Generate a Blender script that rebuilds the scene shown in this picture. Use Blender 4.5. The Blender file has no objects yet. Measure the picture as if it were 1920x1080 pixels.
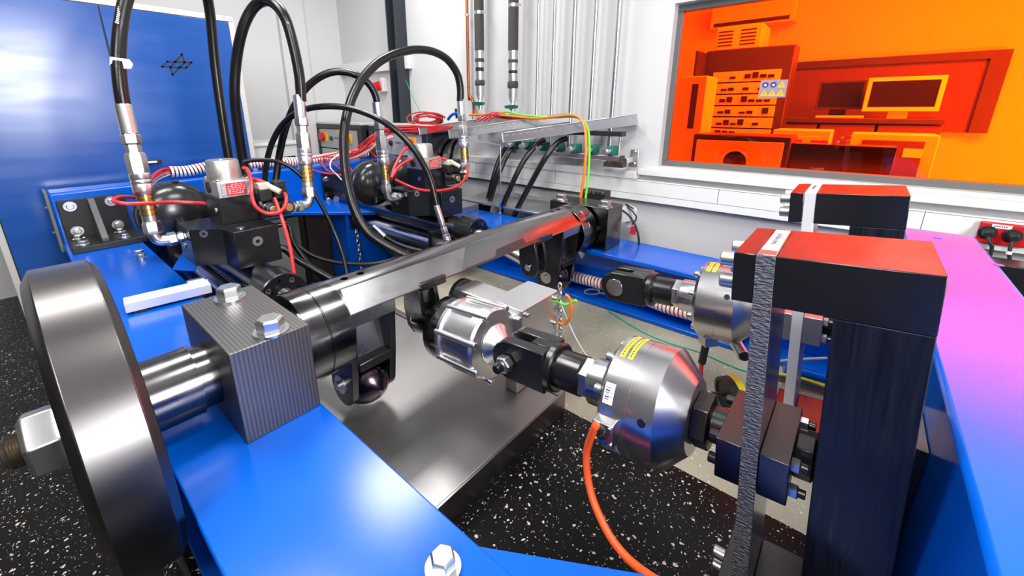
import bpy, bmesh, math, random
from mathutils import Vector, Matrix, noise
random.seed(7)
C = bpy.context.scene
COL = C.collection
PI = math.pi

# ------------------------------------------------------------------ camera, world, lights, exposure
# world axes: X along the machine's cross shaft, Y along its long beams, Z up; metres
CAMZ = 1.3
F, CX, CY = 776.797, 925.834, 435.206
MR = ((0.65702401, -0.21494655, 0.72257694),
      (-0.75386322, -0.18337336, 0.63092349),
      (-0.00311346, -0.95925606, -0.282521))      # camera (right, down, forward) -> world

cam_data = bpy.data.cameras.new('camera')
cam = bpy.data.objects.new('camera', cam_data)
COL.objects.link(cam)
right = Vector([MR[i][0] for i in range(3)])
down = Vector([MR[i][1] for i in range(3)])
fwd = Vector([MR[i][2] for i in range(3)])
mw = Matrix((right, -down, -fwd)).transposed().to_4x4()
mw.translation = (0, 0, CAMZ)
cam.matrix_world = mw
cam_data.sensor_width = 36
cam_data.lens = F / 1920 * 36
cam_data.shift_x = (960 - CX) / 1920
cam_data.shift_y = (CY - 540) / 1920
cam_data.clip_start = 0.02
C.camera = cam

C.view_settings.view_transform = 'Standard'
C.view_settings.look = 'None'
C.view_settings.exposure = 0.0
C.view_settings.gamma = 1
C.view_settings.use_curve_mapping = False
C.cycles.max_bounces = 10
C.cycles.diffuse_bounces = 4
C.cycles.glossy_bounces = 5
C.cycles.transparent_max_bounces = 16
C.cycles.sample_clamp_indirect = 6
C.cycles.caustics_reflective = False

wd = bpy.data.worlds.new('world')
C.world = wd
wd.use_nodes = True
wd.node_tree.nodes['Background'].inputs[0].default_value = (0.8, 0.85, 0.9, 1)
wd.node_tree.nodes['Background'].inputs[1].default_value = 0.2


def area(name, loc, size, power, col=(1, 1, 1), rot=(0, 0, 0), size_y=None):
    l = bpy.data.lights.new(name, 'AREA')
    l.energy = power
    l.color = col
    l.shape = 'RECTANGLE'
    l.size = size
    l.size_y = size_y or size
    o = bpy.data.objects.new(name, l)
    COL.objects.link(o)
    o.location = loc
    o.rotation_euler = rot
    return o


# hall: fluorescent fittings under the ceiling, a lamp on a stand behind the photographer, and an added fill
area('ceiling_lamp_light', (1.70, 2.60, 3.1), .7, 42, (1, .985, .96), size_y=0.5)
area('ceiling_lamp_light', (0.15, 2.0, 3.1), 1.2, 48, (1, .985, .96), size_y=0.5)
area('ceiling_lamp_light', (1.0, 0.2, 3.1), 1.2, 42, (1, .985, .96), size_y=0.5)
area('ceiling_lamp_light', (-1.2, 0.4, 3.1), 1.2, 26, (1, .985, .96), size_y=0.5)
area('stand_and_fill_light', (0.30, -2.3, 1.80), 1.0, 115, (1, .99, 1.0), (math.radians(80), 0, math.radians(0)), size_y=1.1)
area('stand_and_fill_light', (-1.7, -.4, 3.0), .8, 52, (1, .99, .97), (math.radians(52), 0, math.radians(-62)))  # added fill without a real fitting, brightens the right wall and left-facing sides
# control room behind the orange glazing: its own ceiling lamps
area('control_room_lamp_light', (3.35, -1.2, 3.1), .9, 2000, (1, .96, .88), size_y=2.6)
area('control_room_work_light', (3.5, -1.9, 1.05), .18, 520, (1, .95, .85), (math.radians(75), 0, math.radians(-55)))


# ------------------------------------------------------------------ helpers
def P(u, v, x=None, y=None, z=None):
    """the point of the plane x=, y= or z= that lies along a sight line (photograph pixels)"""
    a, b = (u - CX) / F, (v - CY) / F
    d = [MR[i][0] * a + MR[i][1] * b + MR[i][2] for i in range(3)]
    if x is not None:
        t = x / d[0]
    elif y is not None:
        t = y / d[1]
    else:
        t = (z - CAMZ) / d[2]
    return Vector((d[0] * t, d[1] * t, d[2] * t + CAMZ))


def V(*a):
    return Vector(a[0]) if len(a) == 1 else Vector(a)


def frame_of(d):
    d = V(d).normalized()
    h = V(0, 0, 1) if abs(d.z) < .9 else V(1, 0, 0)
    a = h.cross(d).normalized()
    return a, d.cross(a), d


class MB:
    """collects shapes into one bmesh"""
    def __init__(s):
        s.bm = bmesh.new()

    def box(s, x0, x1, y0, y1, z0, z1, M=None):
        c = [V(x, y, z) for x in (x0, x1) for y in (y0, y1) for z in (z0, z1)]
        if M is not None:
            c = [M @ p for p in c]
        v = [s.bm.verts.new(p) for p in c]
        for f in ((0, 1, 3, 2), (4, 6, 7, 5), (0, 4, 5, 1), (2, 3, 7, 6), (0, 2, 6, 4), (1, 5, 7, 3)):
            s.bm.faces.new([v[i] for i in f])
        return s

    def prism(s, pts, o, ex, ey, depth):
        """polygon in the plane (o, ex, ey) extruded by the vector depth"""
        o, ex, ey, depth = V(o), V(ex), V(ey), V(depth)
        a = [s.bm.verts.new(o + ex * p[0] + ey * p[1]) for p in pts]
        b = [s.bm.verts.new(v.co + depth) for v in a]
        n = len(a)
        s.bm.faces.new(a)
        s.bm.faces.new(b[::-1])
        for i in range(n):
            s.bm.faces.new((a[i], b[i], b[(i + 1) % n], a[(i + 1) % n]))
        return s

    def rev(s, p, d, prof, seg=32, hexa=False, phase=0.0):
        """profile [(along, radius)] turned about the axis p, d"""
        p = V(p)
        a, b, d = frame_of(d)
        rings = []
        for (t, r) in prof:
            if r < 1e-6:
                rings.append([s.bm.verts.new(p + d * t)])
            else:
                rings.append([s.bm.verts.new(p + d * t + (a * math.cos(phase + 2 * PI * k / seg) + b * math.sin(phase + 2 * PI * k / seg)) * r) for k in range(seg)])
        for q, w in zip(rings, rings[1:]):
            if len(q) == 1 and len(w) == 1:
                continue
            for k in range(seg):
                k2 = (k + 1) % seg
                if len(q) == 1:
                    s.bm.faces.new((q[0], w[k2], w[k]))
                elif len(w) == 1:
                    s.bm.faces.new((q[k], q[k2], w[0]))
                else:
                    s.bm.faces.new((q[k], q[k2], w[k2], w[k]))
        if len(rings[0]) > 1:
            s.bm.faces.new(rings[0][::-1])
        if len(rings[-1]) > 1:
            s.bm.faces.new(rings[-1])
        return s

    def cyl(s, p0, p1, r, seg=32, ch=0.0, r2=None):
        p0, p1 = V(p0), V(p1)
        L = (p1 - p0).length
        r2 = r if r2 is None else r2
        pr = [(0, r - ch), (ch, r), (L - ch, r2), (L, r2 - ch)] if ch > 0 else [(0, r), (L, r2)]
        return s.rev(p0, p1 - p0, pr, seg)

    def ring(s, p0, d, ro, ri, h, seg=32):
        """flat washer or tube"""
        p = V(p0)
        a, b, d = frame_of(d)
        R = []
        for (t, r) in ((0, ri), (0, ro), (h, ro), (h, ri)):
            R.append([s.bm.verts.new(p + d * t + (a * math.cos(2 * PI * k / seg) + b * math.sin(2 * PI * k / seg)) * r) for k in range(seg)])
        for i in range(4):
            q, w = R[i], R[(i + 1) % 4]
            for k in range(seg):
                s.bm.faces.new((q[k], q[(k + 1) % seg], w[(k + 1) % seg], w[k]))
        return s

    def hexn(s, p, d, af, h, phase=0.0, dome=True):
        """hexagon head or nut, af across flats, with the turned chamfer on its top"""
        R = af / math.sqrt(3)
        if dome:
            s.rev(p, d, [(0, R * .97), (h * .1, R), (h * .86, R), (h, R * .84)], 6, phase=phase)
        else:
            s.rev(p, d, [(0, R), (h, R)], 6, phase=phase)
        return s

    def tube(s, pts, r, seg=10, sm=6, closed=False):
        """round cable through points (Catmull-Rom)"""
        pts = [V(p) for p in pts]
        if sm > 1 and len(pts) > 2:
            q = []
            n = len(pts)
            for i in range(n - 1):
                p0, p1, p2, p3 = pts[max(i - 1, 0)], pts[i], pts[i + 1], pts[min(i + 2, n - 1)]
                for k in range(sm):
                    t = k / sm
                    q.append(.5 * ((2 * p1) + (p2 - p0) * t + (2 * p0 - 5 * p1 + 4 * p2 - p3) * t * t + (3 * p1 - p0 - 3 * p2 + p3) * t ** 3))
            q.append(pts[-1])
            pts = q
        rings = []
        t0 = (pts[1] - pts[0]).normalized()
        a, b, _ = frame_of(t0)
        for i, p in enumerate(pts):
            t = (pts[min(i + 1, len(pts) - 1)] - pts[max(i - 1, 0)]).normalized()
            a = (a - t * a.dot(t))
            if a.length < 1e-6:
                a = frame_of(t)[0]
            a.normalize()
            b = t.cross(a)
            rings.append([s.bm.verts.new(p + (a * math.cos(2 * PI * k / seg) + b * math.sin(2 * PI * k / seg)) * r) for k in range(seg)])
        for q, w in zip(rings, rings[1:]):
            for k in range(seg):
                s.bm.faces.new((q[k], q[(k + 1) % seg], w[(k + 1) % seg], w[k]))
        s.bm.faces.new(rings[0][::-1])
        s.bm.faces.new(rings[-1])
        return s

    def mesh(s, name, off=(0, 0, 0), angle=35):
        bmesh.ops.recalc_face_normals(s.bm, faces=s.bm.faces)
        if V(off).length > 0:
            bmesh.ops.translate(s.bm, verts=s.bm.verts, vec=-V(off))
        me = bpy.data.meshes.new(name)
        s.bm.to_mesh(me)
        s.bm.free()
        for p in me.polygons:
            p.use_smooth = True
        me.set_sharp_from_angle(angle=math.radians(angle))
        return me


def root_of(o):
    while o.parent:
        o = o.parent
    return o


def obj(name, mb, m, parent=None, bev=0.0, label=None, local=False, kind=None, angle=35):
    """links a collected shape as ONE mesh object (world coordinates unless local)"""
    off = (0, 0, 0)
    if parent is not None and not local:
        off = root_of(parent).location
    me = mb.mesh(name, off, angle)
    o = bpy.data.objects.new(name, me)
    COL.objects.link(o)
    me.materials.append(m)
    if parent is not None:
        o.parent = parent
    if bev > 0:
        b = o.modifiers.new('edge', 'BEVEL')
        b.width = bev
        b.segments = 2
        b.limit_method = 'ANGLE'
        b.angle_limit = math.radians(40)
        b.harden_normals = False
    if label:
        o['label'] = label
    if kind:
        o['kind'] = kind
    return o


def tag(o, label, cat, group=None):
    o['label'] = label
    o['category'] = cat
    if group:
        o['group'] = group
    return o


def thing(name, label, cat, loc=(0, 0, 0), group=None, rot=(0, 0, 0)):
    o = bpy.data.objects.new(name, None)
    o.empty_display_size = .05
    COL.objects.link(o)
    o.location = loc
    o.rotation_euler = rot
    return tag(o, label, cat, group)


def struct(name, mb, m, bev=0.0, parent=None, angle=35):
    o = obj(name, mb, m, parent, bev, angle=angle)
    if parent is None:
        o['kind'] = 'structure'
    return o


def dup(r, delta, label=None, group=None):
    """copies a thing with its parts and sub-parts"""
    def cp(o, par):
        c = o.copy()
        COL.objects.link(c)
        c.parent = par
        for ch in list(o.children):
            cp(ch, c)
        return c
    c = cp(r, None)
    c.location = V(r.location) + V(delta)
    if label:
        c['label'] = label
    if group:
        c['group'] = group
    return c


def cut(o, cutter):
    """takes the cutter shape out of the object's mesh"""
    me = cutter.mesh('cutter', root_of(o).location if o.parent else (0, 0, 0))
    co = bpy.data.objects.new('cutter', me)
    COL.objects.link(co)
    if o.parent:
        co.parent = o.parent
    md = o.modifiers.new('cut', 'BOOLEAN')
    md.object = co
    md.operation = 'DIFFERENCE'
    md.solver = 'EXACT'
    bpy.context.view_layer.update()
    dg = bpy.context.evaluated_depsgraph_get()
    ne = bpy.data.meshes.new_from_object(o.evaluated_get(dg))
    o.modifiers.clear()
    old = o.data
    o.data = ne
    bpy.data.meshes.remove(old)
    bpy.data.objects.remove(co)
    bpy.data.meshes.remove(me)
    for p in ne.polygons:
        p.use_smooth = True
    ne.set_sharp_from_angle(angle=math.radians(35))


# ------------------------------------------------------------------ materials
def mat(name, col, rough=.5, metal=0.0, spec=.5, coat=0.0, var=0.0, vscale=8, bump=0.0, bscale=60, emis=None, aniso=None, rvar=0.0, stretch=None, bdist=.002):
    m = bpy.data.materials.new(name)
    m.use_nodes = True
    nt = m.node_tree
    N, L = nt.nodes, nt.links
    b = N['Principled BSDF']
    b.inputs['Base Color'].default_value = (*col, 1)
    b.inputs['Roughness'].default_value = rough
    b.inputs['Metallic'].default_value = metal
    b.inputs['Specular IOR Level'].default_value = spec
    b.inputs['Coat Weight'].default_value = coat
    b.inputs['Coat Roughness'].default_value = .06
    if emis:
        b.inputs['Emission Color'].default_value = (*emis[0], 1)
        b.inputs['Emission Strength'].default_value = emis[1]
    if var or bump or rvar:
        tc = N.new('ShaderNodeTexCoord')
        mp = N.new('ShaderNodeMapping')
        L.new(tc.outputs['Object'], mp.inputs[0])
        if stretch:
            mp.inputs['Scale'].default_value = stretch
    if var or rvar:
        n = N.new('ShaderNodeTexNoise')
        n.inputs['Scale'].default_value = vscale
        n.inputs['Detail'].default_value = 3
        n.inputs['Roughness'].default_value = .5
        L.new(mp.outputs[0], n.inputs['Vector'])
        if var:
            r = N.new('ShaderNodeMixRGB')
            r.inputs[1].default_value = (*[c * (1 - var) for c in col], 1)
            r.inputs[2].default_value = (*[min(1, c * (1 + var)) for c in col], 1)
            L.new(n.outputs[0], r.inputs[0])
            L.new(r.outputs[0], b.inputs['Base Color'])
        if rvar:
            mr = N.new('ShaderNodeMapRange')
            mr.inputs[1].default_value = .3
            mr.inputs[2].default_value = .7
            mr.inputs[3].default_value = max(.02, rough - rvar)
            mr.inputs[4].default_value = min(1, rough + rvar)
            L.new(n.outputs[0], mr.inputs[0])
            L.new(mr.outputs[0], b.inputs['Roughness'])
    if bump:
        n2 = N.new('ShaderNodeTexNoise')
        n2.inputs['Scale'].default_value = bscale
        n2.inputs['Detail'].default_value = 3
        L.new(mp.outputs[0], n2.inputs['Vector'])
        bp = N.new('ShaderNodeBump')
        bp.inputs['Strength'].default_value = bump
        bp.inputs['Distance'].default_value = bdist
        L.new(n2.outputs[0], bp.inputs['Height'])
        L.new(bp.outputs[0], b.inputs['Normal'])
    return m


def waves(m, scale, strength, axis='X', dist=0.0004, distortion=0.0, color=None):
    """machining marks: fine parallel grooves in a material"""
    nt = m.node_tree
    N, L = nt.nodes, nt.links
    b = N['Principled BSDF']
    tc = N.new('ShaderNodeTexCoord')
    w = N.new('ShaderNodeTexWave')
    w.bands_direction = axis
    w.inputs['Scale'].default_value = scale
    w.inputs['Distortion'].default_value = distortion
    L.new(tc.outputs['Object'], w.inputs['Vector'])
    bp = N.new('ShaderNodeBump')
    bp.inputs['Strength'].default_value = strength
    bp.inputs['Distance'].default_value = dist
    L.new(w.outputs['Fac'], bp.inputs['Height'])
    L.new(bp.outputs[0], b.inputs['Normal'])
    if color:
        mx = N.new('ShaderNodeMixRGB')
        mx.inputs[1].default_value = (*color[0], 1)
        mx.inputs[2].default_value = (*color[1], 1)
        L.new(w.outputs['Fac'], mx.inputs[0])
        L.new(mx.outputs[0], b.inputs['Base Color'])
    return m


def speckle(name, base, speck, scale=85, thr=.2, rough=.35):
    """rubber flooring with light flecks"""
    m = mat(name, base, rough, spec=.14)
    nt = m.node_tree
    N, L = nt.nodes, nt.links
    b = N['Principled BSDF']
    tc = N.new('ShaderNodeTexCoord')
    nz = N.new('ShaderNodeTexNoise')
    nz.inputs['Scale'].default_value = 60
    L.new(tc.outputs['Object'], nz.inputs['Vector'])
    ad = N.new('ShaderNodeMixRGB')
    ad.inputs[0].default_value = .018
    L.new(tc.outputs['Object'], ad.inputs[1])
    L.new(nz.outputs['Color'], ad.inputs[2])
    fac = None
    for sc, th in ((scale, thr), (scale * 2.3, thr * .95)):
        vo = N.new('ShaderNodeTexVoronoi')
        vo.inputs['Scale'].default_value = sc
        L.new(ad.outputs[0], vo.inputs['Vector'])
        sp = N.new('ShaderNodeSeparateColor')
        L.new(vo.outputs['Color'], sp.inputs[0])
        # only some cells carry a fleck, each of its own size
        mu = N.new('ShaderNodeMath')
        mu.operation = 'MULTIPLY'
        mu.inputs[1].default_value = th * 2.0
        L.new(sp.outputs[0], mu.inputs[0])
        sb = N.new('ShaderNodeMath')
        sb.operation = 'SUBTRACT'
        L.new(mu.outputs[0], sb.inputs[0])
        sb.inputs[1].default_value = th * 1.0
        lt = N.new('ShaderNodeMath')
        lt.operation = 'LESS_THAN'
        L.new(vo.outputs['Distance'], lt.inputs[0])
        L.new(sb.outputs[0], lt.inputs[1])
        if fac is None:
            fac = lt
        else:
            mx = N.new('ShaderNodeMath')
            mx.operation = 'MAXIMUM'
            L.new(fac.outputs[0], mx.inputs[0])
            L.new(lt.outputs[0], mx.inputs[1])
            fac = mx
    big = N.new('ShaderNodeTexNoise')
    big.inputs['Scale'].default_value = 6
    big.inputs['Detail'].default_value = 8
    L.new(tc.outputs['Object'], big.inputs['Vector'])
    rb = N.new('ShaderNodeMixRGB')
    rb.inputs[1].default_value = (*[c * .75 for c in base], 1)
    rb.inputs[2].default_value = (*[c * 1.35 for c in base], 1)
    L.new(big.outputs[0], rb.inputs[0])
    mc = N.new('ShaderNodeMixRGB')
    L.new(fac.outputs[0], mc.inputs[0])
    L.new(rb.outputs[0], mc.inputs[1])
    mc.inputs[2].default_value = (*speck, 1)
    L.new(mc.outputs[0], b.inputs['Base Color'])
    return m


M = {}
M['blue'] = mat('blue_machine_paint', (.0, .102, .60), .20, spec=.5, var=.10, vscale=3, bump=.12, bscale=420, bdist=.0006)
M['blue_door'] = mat('blue_door_paint', (.0, .068, .34), .23, spec=.8, var=.10, vscale=2, rvar=.04, bump=.02, bscale=6, stretch=(1, 1, 6))
M['black'] = mat('black_oxide_steel', (.0085, .0085, .0105), .24, 0, .65, rvar=.05, vscale=9)
M['blackmetal'] = mat('blackened_bright_steel', (.13, .128, .13), .2, 1.0, rvar=.07, vscale=14)
M['bar'] = mat('dark_ground_steel', (.2, .2, .205), .2, 1.0, rvar=.06, vscale=6, stretch=(.4, 6, 6))
M['flat'] = mat('milled_steel_flat', (.29, .29, .295), .3, 1.0, var=.14, vscale=12, rvar=.05)
M['disc'] = mat('flywheel_steel', (.125, .12, .118), .30, 1.0, rvar=.05, vscale=9, var=.10, stretch=(.3, 1, 1))
M['block'] = waves(mat('dark_milled_block', (.2, .19, .18), .46, 1.0), 38, .30, 'X', .0005, color=((.135, .13, .125), (.215, .205, .2)))
M['steel'] = mat('turned_steel', (.62, .62, .64), .2, 1.0)
M['steel_b'] = mat('brushed_stainless', (.60, .60, .61), .25, 1.0)
M['alu'] = mat('aluminium', (.84, .85, .87), .28, 1.0)
M['alu_m'] = mat('matt_aluminium', (.62, .62, .62), .42, 1.0, var=.12, vscale=12)
M['zinc'] = mat('zinc_plated', (.66, .68, .68), .3, 1.0, var=.06, vscale=30)
M['brass'] = mat('yellow_passivated', (.55, .40, .15), .3, 1.0, var=.2, vscale=40)
M['copper'] = mat('copper_pipe', (.42, .13, .05), .35, 1.0, var=.3, vscale=10)
M['hose'] = mat('black_rubber_hose', (.006, .006, .0065), .25, spec=.5, bump=.25, bscale=260)
M['rubber'] = mat('black_rubber', (.016, .016, .017), .45, spec=.4)
M['dome'] = mat('black_bladder_shell', (.018, .018, .02), .22, spec=.6)
M['foam'] = mat('pipe_foam', (.055, .05, .045), .85, bump=.4, bscale=200)
M['tape'] = mat('silver_tape', (.6, .6, .6), .35, 1.0, bump=.6, bscale=40)
M['white'] = mat('white_wall_paint', (.64, .64, .645), .6, spec=.2, var=.03, vscale=3, bump=.15, bscale=240)
M['offwhite'] = mat('cream_panel', (.58, .57, .53), .5, spec=.4)
M['trunk'] = mat('white_plastic_trunking', (.78, .78, .765), .38, spec=.4)
M['ltgrey'] = mat('light_grey_cabinet', (.55, .55, .52), .4)
M['grey'] = mat('grey_window_frame', (.15, .15, .14), .45, spec=.4)
M['dkgrey'] = mat('dark_grey_column', (.018, .024, .03), .35)
M['red'] = mat('red_plastic', (.55, .01, .012), .3)
M['redcable'] = mat('red_cable', (.62, .025, .03), .38)
M['orange'] = mat('orange_cable', (.85, .1, .015), .38)
M['orange2'] = mat('bright_orange_cable', (.9, .22, .01), .38)
M['green'] = mat('green_cable', (.18, .72, .05), .4)
M['teal'] = mat('thin_green_wire', (.0, .35, .2), .4)
M['dkgreen'] = mat('green_valve', (.0, .10, .05), .35)
M['yellow'] = mat('yellow_plastic', (.85, .5, .02), .35)
M['label_y'] = mat('yellow_label', (.85, .75, .03), .4)
M['paper'] = mat('white_label', (.85, .85, .87), .5)
M['ink'] = mat('label_ink', (.05, .05, .09), .6)
M['redplate'] = mat('red_type_plate', (.62, .05, .06), .35)
M['pink_ink'] = mat('pale_print', (.85, .6, .6), .5)
M['greywire'] = mat('grey_wire', (.4, .42, .45), .4)
M['whitewrap'] = mat('white_spiral_wrap', (.82, .81, .80), .35)
M['floor_black'] = speckle('black_speckled_rubber', (.006, .0055, .0055), (.62, .56, .5), 72, .33, .3)
M['floor_beige'] = speckle('beige_speckled_rubber', (.33, .31, .24), (.6, .58, .5), 70, .28, .45)
M['tray'] = mat('sheet_steel_tray', (.36, .35, .345), .44, 1.0, var=.12, vscale=4, rvar=.05)
M['flame'] = mat('flame_cut_edge', (.11, .11, .12), .36, .35, bump=1.0, bscale=130, bdist=.006, stretch=(1, .8, 2.2), spec=.8)
M['brown'] = mat('brown_black_steel', (.10, .085, .085), .3, 1.0, rvar=.05)
M['bluedark'] = mat('blue_edge', (.0, .1, .6), .3)
M['lamp'] = mat('lamp_diffuser', (.9, .9, .9), .5, emis=((1, .98, .95), 9))
M['pnl'] = mat('grey_panel', (.30, .30, .29), .4)
M['panelgrey'] = mat('light_front_panel', (.42, .43, .44), .35)
M['clampgreen'] = mat('green_hose_clamp', (.0, .16, .11), .4)
M['violet'] = mat('violet_wire', (.35, .07, .45), .4)
M['ribgrey'] = mat('rough_grey_rib', (.10, .105, .105), .5, .3, var=.5, vscale=90, bump=.5, bscale=160)
M['alu_l'] = mat('light_anodised_aluminium', (.82, .82, .83), .35, .3)
M['trayside'] = mat('tray_side_steel', (.28, .26, .26), .35, 1.0)
M['reflection_face'] = mat('pale_reflection_front', (.6, .55, .55), .4)  # paleness stands for the hall's reflection in the glass, put into the colour
M['partition'] = mat('dark_partition', (.13, .13, .14), .6, spec=.2)
# ------------------------------------------------------------------ the room
RX, BY = 2.6, 4.48        # right wall, back wall
LX, FY, HZ = -2.6, -2.9, 3.3
# window opening in the right wall
WY0, WY1, WZ0, WZ1 = -1.25, .925, .965, 1.865
struct('floor', MB().box(LX - .1, RX + .1, FY - .1, BY + .1, -.1, 0), M['floor_black'])
struct('floor_plinth', MB().box(.06, 1.075, -.6, 1.95, 0, .3), M['floor_black'])
struct('floor_plinth', MB().box(1.075, 2.35, -.6, 1.95, 0, .3), M['floor_beige'])
struct('ceiling', MB().box(LX - .1, RX + .1, FY - .1, BY + .1, HZ, HZ + .1), M['white'])
struct('wall_back', MB().box(LX - .1, RX + .1, BY, BY + .1, 0, HZ), M['white'])
struct('wall_left', MB().box(LX - .1, LX, FY, BY, 0, HZ), M['partition'])
struct('wall_front', MB().box(LX - .1, RX + .1, FY - .1, FY, 0, HZ), M['white'])
w = MB()
w.box(RX, RX + .14, WY1, BY, 0, HZ)
w.box(RX, RX + .14, FY, WY0, 0, HZ)
w.box(RX, RX + .14, WY0, WY1, 0, WZ0)
w.box(RX, RX + .14, WY0, WY1, WZ1, HZ)
struct('wall_right', w, M['white'])
# ------------------------------------------------------------------ machine frame (blue welded beams)
BT, BB = .6, .3           # top and bottom of the long beams
AY, AZ, AR = 1.066, .704, .128      # axis and radius of the cross shaft


def ibeam(mb, x0, x1, y0, y1, z0, z1, tf=.022, tw=.013):
    xm = (x0 + x1) / 2
    mb.box(x0, x1, y0, y1, z1 - tf, z1)
    mb.box(x0, x1, y0, y1, z0, z0 + tf)
    mb.box(xm - tw, xm + tw, y0, y1, z0 + tf, z1 - tf)
    return mb


def hexbolt(parent, p, af=.046, h=.026, phase=.3, washer=.034, d=(0, 0, 1), m=None, stamp=False):
    m = m or M['zinc']
    p, d = V(p), V(d).normalized()
    b = MB().hexn(p + d * .006, d, af, h, phase)
    o = obj('bolt', b, m, parent, bev=.0008)
    obj('washer', MB().ring(p, d, washer, .008, .006), m, o)
    return o


lb = thing('steel_beam', 'long blue steel beam under the pillow block beside the flywheel', 'beam', (.224, 1.5, BB), 'blue frame beams')
obj('i_section', ibeam(MB(), .075, .373, -.17, 3.22, BB, BT), M['blue'], lb, bev=.004)
hexbolt(lb, (.308, .378, BT), .036, .026, .5, .029)
hexbolt(lb, P(262, 478, z=BT), .036, .022, .2, .024)
hexbolt(lb, P(265, 485, z=BT), .036, .022, .6, .024)
obj('corner_plate', MB().prism([(.373, .368), (.703, -.169), (.373, -.169)], (0, 0, .575), (1, 0, 0), (0, 1, 0), (0, 0, .018)), M['blue'], lb, bev=.002)
rb = thing('steel_beam', 'long blue steel beam by the white wall under the rear pillow block', 'beam', (2.01, 1.5, BB), 'blue frame beams')
obj('i_section', ibeam(MB(), 1.86, 2.16, -.17, 3.22, BB, BT), M['blue'], rb, bev=.004)
# bevelled hex nut of the block's bolt, under the top flange
n = MB().hexn((1.885, 1.02, BT - .024), (0, 0, -1), .03, .02, .2)
n.cyl((1.885, 1.02, BT - .04), (1.885, 1.02, BT - .06), .011, 12)
obj('nut', n, M['zinc'], rb)
bb = thing('steel_beam', 'blue rear cross beam with the black angle plate bolted on', 'beam', (1.1, 3.3, BB), 'blue frame beams')
obj('box_section', MB().box(.075, 2.16, 3.22, 3.40, .56, .88), M['blue'], bb, bev=.012)
e = MB().box(.062, .075, 3.215, 3.405, .555, .885)
e.cyl((.062, 3.26, .80), (.052, 3.26, .80), .008, 10).cyl((.062, 3.26, .66), (.052, 3.26, .66), .008, 10)
obj('end_plate', e, M['grey'], bb)
obj('corner_plate', MB().prism([(.80, 3.22), (1.86, 3.22), (1.86, 2.55), (1.62, 2.55), (1.25, 2.98), (.9, 3.08)], (0, 0, .578), (1, 0, 0), (0, 1, 0), (0, 0, .022)), M['blue'], bb, bev=.003)
leg = MB().box(1.53, 1.86, 2.80, 3.07, .0, .578)
obj('corner_leg', leg, M['blue'], bb, bev=.004)
fb = thing('steel_beam', 'blue front cross beam with a wide glossy top at the right', 'beam', (1.1, -.26, BB), 'blue frame beams')
obj('box_section', MB().box(-.02, 2.16, -.361, -.17, .3, .87), M['blue'], fb, bev=.008)
h = MB()
for u, v in ((1759, 446), (1873, 497)):
    p = P(u, v, z=.8705)
    h.rev(p, (0, 0, 1), [(0, .011), (.0008, .011), (.0008, .0)], 16)
obj('bolt_hole', h, M['bluedark'], fb)

for o_ in (lb, rb, bb, fb):
    o_['kind'] = 'thing'

# ------------------------------------------------------------------ pillow blocks
def pillow(x0, x1, label, m):
    t = thing('bearing_block', label, 'bearing block', ((x0 + x1) / 2, 1.066, BT), 'bearing blocks of the cross shaft')
    obj('block', MB().box(x0, x1, .8925, 1.2395, BT, .824), m, t, bev=.002)
    return t


pa = pillow(.2, .368, 'dark ribbed steel block with two hex bolts beside the flywheel', M['block'])
hexbolt(pa, P(432, 560, z=.824), .05, .03, .4, .037)
hexbolt(pa, P(509, 622, z=.824), .05, .03, .25, .037)
pb = pillow(1.893, 2.06, 'dark steel block with two hex bolts near the white wall', M['blackmetal'])
hexbolt(pb, P(1052, 375, z=.824), .05, .03, .4, .037)
hexbolt(pb, P(1135, 388, z=.824), .05, .03, .25, .037)

M['stud'] = mat('dull_stud_steel', (.22, .19, .15), .4, 1.0, var=.3, vscale=60)
# feet carrying the beams
for b_, xs_ in ((lb, (.10, .348)), (rb, (1.885, 2.135))):
    obj('foot', MB().box(xs_[0], xs_[1], 2.9, 3.15, 0, .3), M['blue'], b_, bev=.004)
# ------------------------------------------------------------------ flywheel on its shaft end
fw = thing('flywheel', 'thick dark steel disc with a big hex nut at the shaft end', 'flywheel', (.01, AY, AZ - .318))
obj('disc', MB().rev((-.043, AY, AZ), (1, 0, 0), [(0, .0), (0, .296), (.013, .318), (.092, .318), (.105, .303), (.105, 0)], 128), M['disc'], fw, bev=.0015)
obj('hub_washer', MB().cyl((-.051, AY, AZ), (-.043, AY, AZ), .082, 48, .002), M['alu_m'], fw)
obj('nut', MB().hexn((-.051, AY, AZ), (-1, 0, 0), .112, .052, .35), M['zinc'], fw, bev=.003)
s = MB()
prof = [(0, .030)]
for i in range(5):
    prof += [(.002 + i * .004, .033), (.004 + i * .004, .030)]
prof += [(.026, .026)]
s.rev((-.1025, AY, AZ), (-1, 0, 0), prof, 32)
obj('threaded_stud', s, M['stud'], fw)
obj('shaft', MB().rev((.062, AY, AZ), (1, 0, 0), [(0, .080), (.098, .080), (.098, .081), (.102, .081), (.102, .074), (.138, .074)], 64), M['blackmetal'], fw)

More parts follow.
